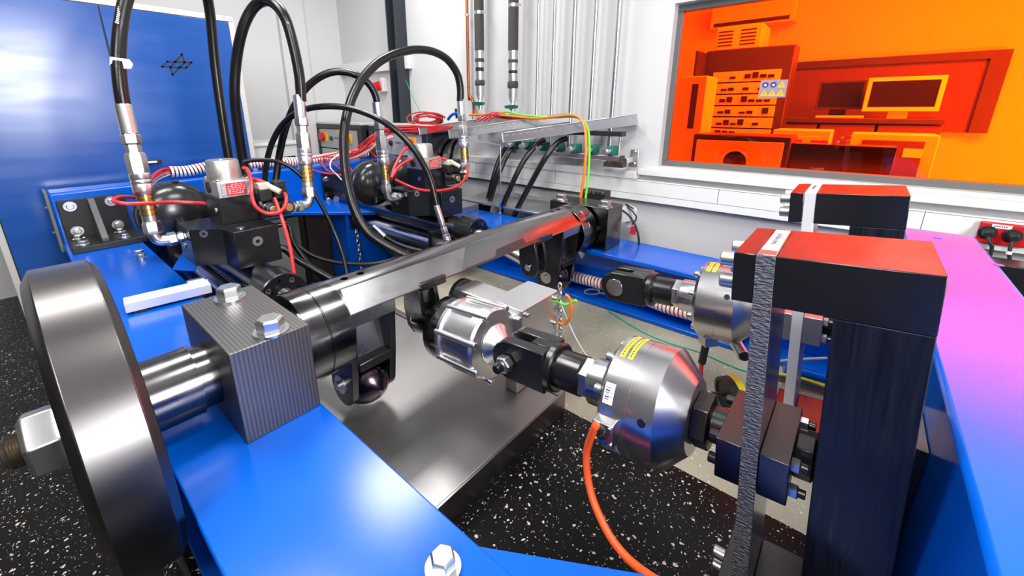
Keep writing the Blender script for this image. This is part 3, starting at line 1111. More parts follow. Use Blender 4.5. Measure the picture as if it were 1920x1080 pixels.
    for yy in (1.85, 2.75):
        obj('tube_clamp', MB().box(ax - .14, ax - .02, yy, yy + .04, .445, .60), M['black'], t, bev=.003)
    return t


M['cast'] = mat('cast_aluminium', (.56, .55, .53), .42, 1.0, var=.1, vscale=40, bump=.2, bscale=200)
M['clear'] = mat('smoky_clear_plastic', (.62, .58, .46), .2, spec=.6)
M['brassend'] = mat('brass_screw_end', (.72, .48, .25), .35, 1.0)
ac = actuator()
dup(ac, (AD, 0, 0), 'hydraulic cylinder with valve block farther off by the wall, behind the arching hoses')
GA = 'quick couplings on the valve blocks'
coupling('a', 'tall coupling stack leaning in front of the black dome, left of the nearer valve', (.303, 2.072, .795), (.311, 2.115, 1.268), GA, 1, .06)
coupling('b', 'tall coupling stack right of the nearer valve, before the control boxes', (.925, 2.03, .85), (.978, 2.117, 1.315), GA, -1, .13)
coupling('a', 'coupling stack before the far black dome, beside the farther valve', (.303 + AD, 2.072, .795), (.311 + AD, 2.115, 1.285), GA, 1, .06)
coupling('b', 'coupling stack before the aluminium cable trays, right of the farther valve', (.925 + AD, 2.03, .87), (.962 + AD, 2.10, 1.315), GA, -1, .13)
# small coupling lying on the shaft end of the long thin hose
t = thing('hose_coupling', 'small slanting coupling at the low end of the thin arched hose, behind the shaft', 'coupling', P(841, 452, y=1.5), GA)
fitting(t, P(843, 462, y=1.5), P(818, 385, y=1.56), [(0, .10, .017, 'cyl', M['zinc'], 'neck'), (.10, .30, .0195, 'knurl', M['alu'], 'locking_ring'), (.30, .48, .019, 'hex', M['zinc'], 'hex_body'), (.48, .58, .014, 'hex', M['zinc'], 'union_nut'), (.58, 1.0, .0155, 'cyl', M['alu'], 'ferrule')])
# ------------------------------------------------------------------ window with orange glazing, sill and cable trunking
XF = RX + .06      # plane of the window frame
fy1, fy0 = P(1268, 7, x=XF).y, -1.3
fz0, fz1 = P(1234, 313, x=XF).z, P(1268, 7, x=XF).z
gt = .045
fr = MB()
fr.box(XF, XF + .05, fy1 - gt, fy1, fz0 + gt, fz1 - gt)
fr.box(XF, XF + .05, fy0, fy0 + gt, fz0 + gt, fz1 - gt)
fr.box(XF, XF + .05, fy0, fy1, fz1 - gt, fz1)
fr.box(XF, XF + .05, fy0, fy1, fz0, fz0 + gt)
win = struct('window_1', fr, M['grey'], bev=.003)


def glassmat():
    m = bpy.data.materials.new('orange_glass')
    m.use_nodes = True
    N, L = m.node_tree.nodes, m.node_tree.links
    N.clear()
    o = N.new('ShaderNodeOutputMaterial')
    t = N.new('ShaderNodeBsdfTransparent')
    t.inputs[0].default_value = (.88, .172, .005, 1)
    g = N.new('ShaderNodeBsdfGlossy')
    g.inputs['Roughness'].default_value = .015
    g.inputs[0].default_value = (.9, .9, .9, 1)
    lw = N.new('ShaderNodeFresnel')
    lw.inputs[0].default_value = 1.45
    mx = N.new('ShaderNodeMixShader')
    L.new(lw.outputs[0], mx.inputs[0])
    L.new(t.outputs[0], mx.inputs[1])
    L.new(g.outputs[0], mx.inputs[2])
    L.new(mx.outputs[0], o.inputs[0])
    return m


M['glass'] = glassmat()
g = struct('window_glass', MB().box(XF + .02, XF + .026, fy0 + gt - .005, fy1 - gt + .005, fz0 + gt - .005, fz1 - gt + .005), M['glass'], parent=win)
st = MB()
stk = thing('warning_sticker', 'white sticker with round mandatory signs and yellow triangles on the orange glass', 'sticker', P(1449, 180, x=XF + .019))
sx = XF + .0185
y0, y1 = P(1475, 167, x=sx).y, P(1424, 167, x=sx).y
z0, z1 = P(1450, 183, x=sx).z, P(1450, 150, x=sx).z
M['sticker'] = mat('translucent_pale_sticker', (.34, .26, .30), .5)
obj('backing', MB().box(sx - .0005, sx, y0, y1, z0, z1), M['sticker'], stk)
yw, zh = y1 - y0, z1 - z0
M['signblue'] = mat('sign_blue', (.03, .05, .3), .4)
for i in range(6):
    r, c = divmod(i, 3)
    cy_, cz_ = y1 - yw * (.2 + .3 * c), z1 - zh * (.27 + .46 * r)
    q = MB()
    if i < 2:
        q.cyl((sx - .0006, cy_, cz_), (sx - .0012, cy_, cz_), zh * .16, 20)
        s_ = obj('mandatory_sign', q, M['signblue'], stk)
        obj('symbol', MB().cyl((sx - .0013, cy_, cz_ - .001), (sx - .0016, cy_, cz_ - .001), zh * .07, 8), M['paper'], s_)
    else:
        q.prism([(-.5, -.42), (.5, -.42), (0, .45)], (sx - .0006, cy_, cz_), (0, -zh * .42, 0), (0, 0, zh * .42), (-.0006, 0, 0))
        s_ = obj('warning_sign', q, M['yellow'], stk)
        obj('symbol', MB().box(sx - .0016, sx - .0012, cy_ - .001, cy_ + .001, cz_ - zh * .1, cz_ + zh * .06), M['ink'], s_)
# sill and two-channel trunking along the right wall
XT = RX - .07
zs = P(1200, 322, x=XT).z
struct('sill_1', MB().box(XT, RX + .10, -2.6, 1.02, zs - .02, P(1400, 331, x=RX).z), M['trunk'], bev=.004)
za, zb, zc = P(1200, 338, x=XT).z, P(1200, 364, x=XT).z, P(1200, 377, x=XT).z
tr = struct('trim_1', MB().box(XT, RX - .002, -2.6, 3.02, zc, za), M['trunk'], bev=.003)
tl = MB()
for (q0, q1) in ((za - .006, za - .004), (zb - .001, zb + .001)):
    tl.box(XT - .0006, XT, -2.6, 3.02, q0, q1)
for yy in (-.26, .55, 1.62, 2.4):
    tl.box(XT - .0008, XT, yy - .0012, yy + .0012, zb, za)
struct('trim_joint', tl, M['grey'], parent=tr)
struct('trim_2', MB().box(XT + .0, RX - .002, 1.03, 3.02, za + .003, P(1000, 304, x=XT).z), M['trunk'], bev=.003)
# trunking bridge higher up near the corner, pilaster, casing
zq = P(700, 125, x=RX - .05).z
struct('trim_3', MB().box(RX - .05, RX - .002, P(765, 125, x=RX - .05).y, BY, zq - .05, zq + .06), M['trunk'], bev=.003)
struct('trim_4', MB().box(1.95, 2.2, BY - .06, BY - .002, 0, HZ), M['white'], bev=.003)

# ------------------------------------------------------------------ red socket strip on the trunking at the right
xs = XT - .022
sk = thing('socket_strip', 'red double socket box with two black plugs above the orange-topped bar', 'socket', P(1870, 475, x=xs))
ya, yb = P(1935, 440, x=xs).y, P(1832, 440, x=xs).y
z0, z1 = P(1880, 461, x=xs).z, P(1870, 418, x=xs).z
obj('box', MB().box(xs, XT - .001, ya, yb, z0, z1), M['red'], sk, bev=.006)
obj('name_strip', MB().box(xs - .001, xs, P(1899, 424, x=xs).y, P(1861, 420, x=xs).y, z1 - .021, z1 - .006), M['paper'], sk)
lt = MB()
yq = P(1890, 424, x=xs).y
for k in range(6):
    lt.box(xs - .0014, xs - .001, yq + k * .006, yq + k * .006 + .004, z1 - .016, z1 - .011)
obj('lettering', lt, M['ink'], sk)
for (u, v, lab, ends) in ((1851, 435, 'black plug at the left of the red socket box', [(1856, 455), (1859, 470)]), (1898, 442, 'black plug at the right of the red socket box, with a taped cable', [(1893, 470), (1891, 500)])):
    c = P(u, v, x=xs)
    t = thing('power_plug', lab, 'plug', c)
    obj('flange', MB().cyl(c + V(-.001, 0, 0), c + V(-.008, 0, 0), .027, 28, .002), M['rubber'], t)
    obj('grip', MB().cyl(c + V(-.008, 0, 0), c + V(-.04, 0, -.004), .019, 20, .004, r2=.015), M['rubber'], t)
    pts = [c + V(-.03, 0, -.008)] + [P(a, b, x=xs - .045) for a, b in ends]
    pts.append(pts[-1] + V(0, 0, -.12))
    obj('lead', MB().tube(pts, .006, 10), M['rubber'], t)
    if u > 1880:
        q = P(1893, 471, x=xs - .045)
        obj('tape', MB().cyl(q, q + V(0, 0, -.012), .0085, 14), M['paper'], t)
# dark bar with orange-glossy top behind the front beam
db = thing('rail_box', 'dark box rail with reflecting top behind the front cross beam', 'rail', (2.3, -.45, .3))
zt = .80
a, b, c = P(1853, 466, z=zt), P(1910, 510, z=zt), P(1870, 468, z=zt)
obj('rail', MB().box(2.19, 2.30, -.75, -.30, .3, .775), M['black'], db, bev=.003)
obj('end_cap', MB().box(2.2, 2.29, -.76, -.75, .32, .76), M['rubber'], db)

# ------------------------------------------------------------------ control room beyond the glass
KX = 6.0
cr = M['offwhite']
struct('floor_2', MB().box(RX + .14, KX, -4.6, 3.2, -.1, 0), M['ltgrey'])
struct('ceiling_2', MB().box(RX + .14, KX, -4.6, 3.2, 3.2, 3.3), M['white'])
struct('wall_far', MB().box(KX, KX + .1, -4.6, 3.2, 0, 3.2), M['offwhite'])
struct('wall_far_left', MB().box(RX + .14, KX, 3.2, 3.3, 0, 3.2), M['offwhite'])
struct('wall_far_right', MB().box(RX + .14, KX, -4.7, -4.6, 0, 3.2), M['offwhite'])


def pbox(u0, v0, u1, v1, x, d):
    a, b = P(u0, v0, x=x), P(u1, v1, x=x)
    return (x, x + d, min(a.y, b.y), max(a.y, b.y), min(a.z, b.z), max(a.z, b.z))


M['dkcab'] = mat('dark_rack_cabinet', (.022, .022, .026), .4, spec=.2)
M['screen'] = mat('dark_screen', (.008, .008, .01), .15, spec=.3)
M['board'] = mat('brown_board', (.05, .035, .03), .4, spec=.2)
rk = thing('server_rack', 'tall dark rack full of lit equipment behind the orange glass', 'rack', P(1390, 260, x=4.3))
x0, x1, y0, y1, z0, z1 = pbox(1335, 95, 1442, 330, 4.3, .27)
z0 = 0
obj('cabinet', MB().box(x0 + .02, x1, y0 - .02, y1 + .05, z0, z1), M['dkcab'], rk, bev=.01)
obj('door', MB().box(4.05, 4.3, y1 + .04, y1 + .06, z0 + .1, z1 - .02), M['dkcab'], rk)
n = 9
h = (z1 - .18 - .75) / n
random.seed(11)
for i in range(n):
    zz = .75 + i * h
    u = obj('rack_unit', MB().box(4.29, 4.34, y0 + .05, y1 - .04, zz + .006, zz + h - .006), M['ltgrey'], rk, bev=.002)
    sl = MB()
    for k in range(7):
        if random.random() < .75:
            yy = y0 + .09 + k * (y1 - y0 - .2) / 7
            sl.box(4.283, 4.29, yy, yy + .045, zz + h * .3, zz + h * .3 + random.uniform(.015, .05))
    obj('sockets', sl, M['screen'], u)
    tag_ = None
pc = thing('power_supply', 'pale ventilated case standing on top of the tall dark rack', 'case', P(1390, 85, x=4.35))
x0, x1, y0, y1, _, _ = pbox(1345, 55, 1425, 84, 4.35, .35)
zb_ = z1 + .002
obj('case', MB().box(x0, x1, y0, y1, zb_, zb_ + .19), M['offwhite'], pc, bev=.006)
for k in range(2):
    v_ = MB()
    for i in range(5):
        v_.box(x0 - .004, x0, y0 + .04 + k * (y1 - y0) * .5, y0 + .04 + k * (y1 - y0) * .5 + (y1 - y0) * .33, zb_ + .03 + i * .028, zb_ + .042 + i * .028)
    obj('vent', v_, M['dkcab'], pc)
au = thing('air_conditioner', 'long pale air conditioner high on the wall behind the glass', 'air conditioner', P(1420, 30, x=5.8))
x0, x1, y0, y1, z0, z1 = pbox(1335, 8, 1490, 38, 5.75, .249)
obj('case', MB().box(x0, x1, y0, y1, z0, z1), M['offwhite'], au, bev=.02)
obj('outlet', MB().box(x0 - .004, x0, y0 + .05, y1 - .05, z0 + .02, z0 + .06), M['dkcab'], au)
# long desk with cupboards, screens
zd = P(1600, 222, x=4.6).z
ds = thing('desk', 'long dark desk carrying the screens behind the orange glass', 'desk', (4.9, -1.6, 0))
yl, yr = P(1440, 222, x=4.6).y, P(1775, 222, x=4.6).y
obj('desktop', MB().box(4.6, 5.4, yr, yl, zd - .04, zd), M['dkcab'], ds, bev=.004)
for k in range(3):
    yy = yr + (yl - yr) * k / 3
    obj('cupboard_door', MB().box(4.62, 4.66, yy + .01, yy + (yl - yr) / 3 - .01, .08, zd - .05), M['board'], ds, bev=.004)
obj('carcass', MB().box(4.66, 5.36, yr + .01, yl - .01, .0, zd - .045), M['dkcab'], ds)
mo = thing('monitor', 'wide computer screen with a pale frame on the dark desk', 'monitor', P(1690, 215, x=4.75))
x0, x1, y0, y1, z0, z1 = pbox(1630, 146, 1760, 209, 4.75, .03)
obj('bezel', MB().box(x0, x1 + .02, y0, y1, z0, z1), M['white'], mo, bev=.004)
obj('screen', MB().box(x0 - .003, x0, y0 + .03, y1 - .03, z0 + .035, z1 - .03), M['screen'], mo)
obj('stand', MB().box(x1, x1 + .06, (y0 + y1) / 2 - .06, (y0 + y1) / 2 + .06, zd, z0 + .1), M['white'], mo)
mo2 = thing('monitor', 'dark computer screen left of the pale-framed one, on the desk', 'monitor', P(1580, 215, x=4.9))
x0, x1, y0, y1, z0, z1 = pbox(1538, 152, 1615, 205, 4.9, .05)
obj('bezel', MB().box(x0, x1, y0, y1, z0, z1), M['dkcab'], mo2, bev=.004)
obj('screen', MB().box(x0 - .003, x0, y0 + .02, y1 - .02, z0 + .02, z1 - .02), M['screen'], mo2)
obj('stand', MB().box(x1, x1 + .04, (y0 + y1) / 2 - .06, (y0 + y1) / 2 + .06, zd, z0 + .05), M['dkcab'], mo2)
kb = thing('paper_tray', 'flat pale tray lying on the desk before the dark screen', 'tray', P(1580, 215, x=4.66))
a, b = P(1530, 215, x=4.66), P(1620, 215, x=4.66)
obj('tray', MB().box(4.64, 4.8, b.y, a.y, zd + .001, zd + .02), M['offwhite'], kb, bev=.003)
bw = thing('window_blind_frame', 'broad dark framed board on the wall behind the screens', 'board', P(1640, 220, x=5.9))
x0, x1, y0, y1, z0, z1 = pbox(1475, 118, 1850, 250, 5.9, .099)
obj('board', MB().box(x0 + .02, x1, y0, y1, z0, z1), M['board'], bw, bev=.004)
obj('rail', MB().box(x0 - .02, x1, y0, y1, z1 - .07, z1), M['dkcab'], bw)
obj('rail', MB().box(x0 - .02, x1, y0, y0 + .12, z0, z1 - .07), M['dkcab'], bw)
# things on the inner sill
sp = thing('loudspeaker', 'grey box with a round dark opening just behind the glass bottom edge', 'loudspeaker', P(1385, 318, x=3.0))
x0, x1, y0, y1, z0, z1 = pbox(1301, 251, 1473, 318, 3.0, .3)
zin = .86
obj('cabinet', MB().box(x0, x1, y0, y1, zin, z1), M['dkcab'], sp, bev=.008)
obj('front_panel', MB().box(x0 - .006, x0, y0 + .03, y1 - .025, zin, z1 - .035), M['reflection_face'], sp, bev=.003)
c = P(1377, 303, x=x0 - .008)
obj('rim', MB().ring(c, (-1, 0, 0), .085, .066, .006, 40), M['offwhite'], sp)
obj('opening', MB().cyl(c, c + V(-.003, 0, 0), .066, 40), M['screen'], sp)
x0, x1, y0, y1, z0, z1 = pbox(1475, 268, 1672, 318, 3.05, .12)
sc = thing('display_panel', 'long black flat panel right of the box with the round opening', 'display', P(1570, 318, x=3.05))
obj('panel', MB().box(x0, x1, y0, y1, zin, z1), M['screen'], sc, bev=.004)
ld = struct('sill_2', MB().box(RX + .14, 3.55, -2.6, 2.2, zin - .04, zin - .001), M['white'])
bxp = thing('cardboard_box', 'white open box of papers before the long black panel', 'box', P(1615, 328, x=2.9))
x0, x1, y0, y1, z0, z1 = pbox(1572, 313, 1662, 332, 2.88, .12)
obj('tray', MB().box(x0, x1, y0, y1, zin, zin + .075), M['paper'], bxp, bev=.002)
obj('paper_sheet', MB().box(x0 + .02, x1 - .01, y0 + .03, y1 - .03, zin + .075, zin + .082), M['offwhite'], bxp)
fl = thing('folder_stand', 'pale upright case with a dark slot at the left end of the sill', 'case', P(1290, 250, x=3.1))
x0, x1, y0, y1, z0, z1 = pbox(1262, 145, 1313, 250, 3.1, .25)
obj('case', MB().box(x0, x1, y0, y1, z0 - .3, z1), M['ltgrey'], fl, bev=.006)
obj('slot', MB().box(x0 - .003, x0, y0 + .05, y0 + .09, z0 + .03, z1 - .05), M['screen'], fl)
obj('foot', MB().box(x0 + .01, x1 - .01, y0 + .01, y1 - .01, zin, z0 - .3), M['dkcab'], fl)
for (u0, v0, u1, v1, x, nm, lab) in ((1450, 243, 1555, 268, 3.6, 'instrument', 'pale instrument with square readouts behind the black panel'), (1598, 250, 1740, 340, 3.75, 'equipment_case', 'pale framed cabinet with a small note on its front')):
    x0, x1, y0, y1, z0, z1 = pbox(u0, v0, u1, v1, x, .3)
    t = thing(nm, lab, 'equipment', (x, (y0 + y1) / 2, 0))
    obj('case', MB().box(x0 + .01, x1, y0, y1, 0, z1), M['offwhite'], t, bev=.006)
    obj('front', MB().box(x0, x0 + .01, y0 + .06, y1 - .06, z0 - .1 if nm == 'instrument' else z0, z1 - .04), M['ltgrey'] if nm == 'instrument' else M['board'], t, bev=.002)
    if nm == 'instrument':
        for k in range(2):
            obj('readout', MB().box(x0 - .004, x0, y1 - .18 - k * .14, y1 - .09 - k * .14, z1 - .12, z1 - .065), M['red'], t)
    else:
        obj('note', MB().box(x0 - .003, x0, y1 - .36, y1 - .27, z1 - .14, z1 - .085), M['paper'], t)

# ------------------------------------------------------------------ blue cabinet with the emblem on the left
YC = 3.50
cb0 = thing('cabinet', 'tall white cabinet with two blue doors and a lattice emblem', 'cabinet', (.55, 3.8, 0))
xr, xl = P(469, 260, y=YC).x, P(62, 637, y=YC).x
zt = P(300, 22, y=YC).z
obj('body', MB().box(xl, xr + .02, YC, YC + .5, .0, zt + .03), M['offwhite'], cb0, bev=.004)
xm = P(184, 15, y=YC).x
zd0 = P(67, 607, y=YC).z
for (a, b) in ((xl + .035, xm - .004), (xm + .004, xr - .022)):
    d_ = obj('door', MB().box(a, b, YC - .012, YC, zd0, zt - .01), M['blue_door'], cb0, bev=.002)
gp = MB().box(xl + .03, xr - .018, YC - .003, YC - .001, zd0 - .004, zt - .004)
obj('door_gap', gp, M['rubber'], cb0)
hp = P(292, 303, y=YC - .02)
hd = obj('handle', MB().box(hp.x - .05, hp.x + .03, YC - .03, YC - .012, hp.z - .013, hp.z + .013), M['rubber'], cb0, bev=.003)
obj('handle_plate', MB().box(hp.x - .045, hp.x + .005, YC - .032, YC - .03, hp.z - .006, hp.z + .006), M['paper'], hd)
mp = P(427, 36, y=YC)
obj('maker_plate', MB().box(mp.x - .03, mp.x + .03, YC - .003, YC, mp.z - .014, mp.z + .014), M['alu_m'], cb0)
# emblem: two crossing flat rhombi drawn as bars
lg = MB()
YE = YC - .0125


def ebar(a, b, w=.010):
    a, b = P(*a, y=YE), P(*b, y=YE)
    d = (b - a).normalized()
    n = V(-d.z, 0, d.x)
    p = [a - d * w * .5 - n * w / 2, b + d * w * .5 - n * w / 2, b + d * w * .5 + n * w / 2, a - d * w * .5 + n * w / 2]
    f = [lg.bm.verts.new(q) for q in p]
    k = [lg.bm.verts.new(q + V(0, -.0008, 0)) for q in p]
    lg.bm.faces.new(k[::-1])
    for i in range(4):
        lg.bm.faces.new((f[i], f[(i + 1) % 4], k[(i + 1) % 4], k[i]))


L0, L1, L2, L3 = (304, 125), (314, 115.5), (359, 117), (349, 127)
for a, b in ((L0, L1), (L1, L2), (L2, L3), (L3, L0)):
    ebar(a, b)
T0, T1, T2, T3 = (341, 102), (346, 117), (323.5, 140), (319.5, 126)
for a, b in ((T0, T1), (T2, T3), (T0, T3), (T1, T2)):
    ebar(a, b)
obj('emblem', lg, M['rubber'], cb0)

# ------------------------------------------------------------------ low grey cabinet and dark-framed control racks
gc = thing('low_cabinet', 'low light grey cabinet with a dark glass front, right of the blue cabinet', 'cabinet', (1.75, 3.75, 0))
x0, x1 = P(432, 275, y=3.56).x, P(553, 290, y=3.56).x
zt = P(490, 275, y=3.56).z
obj('body', MB().box(x0 + .03, x1 + .12, 3.56, 4.1, 0, zt), M['ltgrey'], gc, bev=.006)
obj('lid', MB().box(x0 + .02, x1 + .13, 3.55, 4.11, zt, zt + .022), M['ltgrey'], gc, bev=.004)
obj('glass_front', MB().box(x0 + .09, x1 + .0, 3.553, 3.56, zt - .5, zt - .09), M['screen'], gc)
XR = 2.19
for k, (u0, u1, lab) in enumerate(((583, 676, 'dark-framed control rack with knobs, farther one in the corner'), (690, 800, 'dark-framed control rack behind the red cable bundle'))):
    y1, y0 = P(u0, 235, x=XR).y, P(u1, 240, x=XR).y
    if k == 0:
        y1 = min(y1, BY - .02)
    zt = 1.168
    t = thing('control_rack', lab, 'rack', (XR + .2, (y0 + y1) / 2, 0), 'control racks')
    obj('top_panel', MB().box(XR, XR + .4, y0, y1, zt - .002, zt + .018), M['ltgrey'], t, bev=.003)
    obj('top_rail', MB().box(XR, XR + .4, y0, y1, zt - .045, zt - .003), M['dkgrey'], t, bev=.003)
    for yy in (y0, y1 - .07):
        obj('post', MB().box(XR, XR + .06, yy, yy + .07, 0, zt - .045), M['dkgrey'], t, bev=.003)
    fa = obj('control_panel', MB().box(XR + .01, XR + .03, y0 + .075, y1 - .075, zt - .24, zt - .05), M['panelgrey'], t, bev=.002)
    obj('lower_panel', MB().box(XR + .012, XR + .03, y0 + .075, y1 - .075, .02, zt - .25), M['alu_m'], t, bev=.002)
    for i in range(3):
        obj('rail_screw', MB().cyl((XR, y1 - .035, zt - .1 - i * .11), (XR - .004, y1 - .035, zt - .1 - i * .11), .011, 12), M['zinc'], t)
    yk = y1 - .16
    L_ = y1 - y0
    zz = zt - .13
    sw = obj('switch_plate', MB().box(XR + .002, XR + .01, yk - .085, yk + .01, zz - .05, zz + .045), M['yellow'], t, bev=.003)
    obj('knob', MB().cyl((XR + .002, yk + .0, zz), (XR - .03, yk + .0, zz), .047, 28, .006), M['red'], sw)
    obj('push_button', MB().cyl((XR + .01, yk - .17, zz - .01), (XR - .012, yk - .17, zz - .01), .022, 20, .004), M['dkgreen'] if k == 0 else M['rubber'], t)
    lt = MB()
    for i in range(4):
        lt.box(XR + .0085, XR + .0099, yk - .30 + i * .02, yk - .288 + i * .02, zz - .012, zz + .002)
    obj('lettering', lt, M['ink'], t)
    obj('mark', MB().box(XR + .0085, XR + .0099, yk - .33, yk - .26, zz + .05, zz + .075), M['yellow'], t)
    es = obj('stop_plate', MB().box(XR + .002, XR + .01, yk - L_ * .55 - .06, yk - L_ * .55 + .05, zz - .05, zz + .045), M['yellow'], t, bev=.003)
    obj('stop_button', MB().cyl((XR + .002, yk - L_ * .55, zz), (XR - .05, yk - L_ * .55, zz), .035, 24, .006), M['orange2'] if k == 0 else M['red'], es)
# grey panels under the rear beam, seen through the frame
hp_ = thing('service_panels', 'row of grey and black upright panels low behind the blue corner leg', 'panel', (1.35, 3.10, 0))
xx = .80
for i, (w_, m) in enumerate(((.25, 'ltgrey'), (.17, 'ltgrey'), (.09, 'pnl'), (.05, 'rubber'), (.30, 'board'), (.3, 'ltgrey'), (.06, 'rubber'), (.0, 'ltgrey'))[:7]):
    obj('panel', MB().box(xx, xx + w_ - .006, 3.09 + .02 * (i % 2), 3.16, 0, .54), M['pnl'] if m == 'ltgrey' else M['grey'] if m == 'pnl' else M[m], hp_, bev=.002)
    xx += w_

# ------------------------------------------------------------------ pipes on the right wall
XP = RX - .06
for i, (u0, u1, r) in enumerate(((1010, 1006, .009), (1039, 1035, .0095), (1078, 1070, .014), (1117, 1108, .0115), (1161.7, 1148, .0145))):
    a = P((u0 + u1) / 2, 110, x=XP)
    nm = ('second', 'third', 'fourth')
    t = thing('steel_pipe', ('thin bright steel wall pipe next to the black insulated pipe', 'thin bright steel wall pipe, second from the black insulated pipes', 'thicker steel wall pipe in the middle of the row of five', 'steel wall pipe between the middle pipe and the one by the window', 'steel wall pipe of the row closest to the window')[i], 'pipe', (XP, a.y, .98), 'bare steel pipes on the wall')
    obj('pipe', MB().cyl((XP, a.y, .98), (XP, a.y, HZ - .002), r, 20), M['steel_b'], t)
    obj('wall_clip', MB().box(XP, RX - .001, a.y - .012, a.y + .012, 2.6, 2.63), M['zinc'], t)
for i, (u, v1, lab) in enumerate(((899, 190, 'black foam insulated pipe beside the copper pipe'), (962, 200, 'black foam insulated pipe next to the row of bare steel pipes'))):
    x_ = RX - .09
    q = lambda v, uu=u: P(uu, v, x=x_).z
    yy = P(u, 100, x=x_).y
    R = .036
    vv = (0, 95, 110, 117, 127, 134, 150, 161, 178) if i == 0 else (0, 95, 112, 118, 132, 138, 152, 166, 183)
    t = thing('insulated_pipe', lab, 'pipe', (x_, yy, q(v1 + 20)), 'insulated pipes on the wall')
    obj('foam', MB().cyl((x_, yy, q(vv[1])), (x_, yy, HZ - .002), R, 28), M['foam'], t)
    obj('tape_band', MB().cyl((x_, yy, q(vv[2])), (x_, yy, q(vv[1])), R * .93, 28), M['tape'], t)
    obj('foam_band', MB().cyl((x_, yy, q(vv[3])), (x_, yy, q(vv[2])), R * .97, 28), M['foam'], t)
    obj('tape_band', MB().cyl((x_, yy, q(vv[4])), (x_, yy, q(vv[3])), R * .93, 28), M['tape'], t)
    obj('black_band', MB().cyl((x_, yy, q(vv[5])), (x_, yy, q(vv[4])), R * .90, 28), M['rubber'], t)
    obj('tape_band', MB().cyl((x_, yy, q(vv[6])), (x_, yy, q(vv[5])), R * .92, 28), M['tape'], t)
    zc_ = q(vv[7])
    obj('foam_collar', MB().rev((x_, yy, zc_), (0, 0, 1), [(0, R * .9), (.01, R * 1.08), (q(vv[6]) - zc_ - .01, R * 1.08), (q(vv[6]) - zc_, R * .9)], 28), M['foam'], t)
    obj('tape_band', MB().cyl((x_, yy, q(vv[8])), (x_, yy, zc_), R * .88, 28), M['tape'], t)
    z8 = q(vv[8])
    obj('valve_stub', MB().rev((x_, yy, z8 - .11), (0, 0, 1), [(0, .014), (.02, .014), (.021, .024), (.04, .024), (.05, .018), (.085, .018), (.086, .026), (.11, .026)], 20), M['alu_m'], t)
    obj('valve_handle', MB().prism([(-.05, -.008), (-.02, -.014), (.02, -.014), (.05, -.008), (.05, .008), (.02, .014), (-.02, .014), (-.05, .008)], (x_ - .045, yy - .02, z8 - .065), (.35, -.93, 0), (0, 0, 1), (.018, .006, 0)), M['dkgreen'], t, bev=.003)
    cl = obj('pipe_clamp', MB().ring((x_, yy, q(27 if i == 0 else 14)), (0, 0, 1), R * 1.02, R * .9, .022, 28), M['zinc'], t)
    obj('clamp_screw', MB().cyl((x_ - .03, yy - R - .012, q(27 if i == 0 else 14) + .011), (x_ + .02, yy - R - .012, q(27 if i == 0 else 14) + .011), .006, 10), M['zinc'], cl)
x_ = RX - .05
yy = P(877, 80, x=x_).y
cp = thing('copper_pipe', 'thin copper pipe with a bend at its low end', 'pipe', (x_, yy, 1.1))
zz = P(877, 170, x=x_).z
obj('pipe', MB().tube([(x_, yy, HZ - .002), (x_, yy, 2.2), (x_, yy, zz), (x_, yy - .02, zz - .05), (x_, yy - .05, zz - .09), (x_, yy - .055, zz - .14), (x_, yy - .055, zz - .2)], .0115, 14, 5), M['copper'], cp)
for v in (82, 90, 165):
    obj('solder_joint', MB().cyl((x_, yy, P(877, v, x=x_).z), (x_, yy, P(877, v, x=x_).z + .012), .0135, 16), M['copper'], cp)
obj('pipe_clamp', MB().ring((x_, yy, P(877, 30, x=x_).z), (0, 0, 1), .019, .011, .014, 20), M['zinc'], cp)
obj('valve', MB().cyl((x_, yy - .055, zz - .2), (x_, yy - .055, zz - .25), .017, 16), M['alu_m'], cp)
# black column
yc_ = P(741, 100, x=RX - .10).y
co = thing('steel_column', 'black steel channel column against the wall near the corner', 'column', (RX - .06, yc_, 0))
co['kind'] = 'thing'
obj('web', MB().box(RX - .04, RX - .025, yc_ - .06, yc_ + .06, 0, HZ - .002), M['dkgrey'], co)
obj('flange', MB().box(RX - .13, RX - .005, yc_ + .05, yc_ + .064, 0, HZ - .002), M['dkgrey'], co, bev=.001)
obj('flange', MB().box(RX - .13, RX - .005, yc_ - .064, yc_ - .05, 0, HZ - .002), M['dkgrey'], co, bev=.001)
# red CEE socket hanging beside the column
c = P(712, 160, x=RX - .06)
t = thing('power_socket', 'red and white industrial socket on the wall left of the black column', 'socket', c)
obj('socket_box', MB().box(RX - .055, RX - .002, c.y - .05, c.y + .0, c.z - .06, c.z + .07), M['trunk'], t, bev=.004)
obj('socket_body', MB().cyl((RX - .055, c.y - .01, c.z), (RX - .10, c.y + .05, c.z - .02), .045, 24, .004), M['red'], t)
# thin green wire from the column to the trays
tag(obj('wire', MB().tube([P(761, 150, x=RX - .1), P(774, 182, x=RX - .2), P(790, 214, x=RX - .35)], .003, 8), M['teal']), 'thin green wire running down from the black column to the cable trays', 'wire')
# ------------------------------------------------------------------ aluminium cable trays on the right
TD = (V(2.5, 1.115, 1.228) - V(2.139, 1.795, 1.118)).normalized()


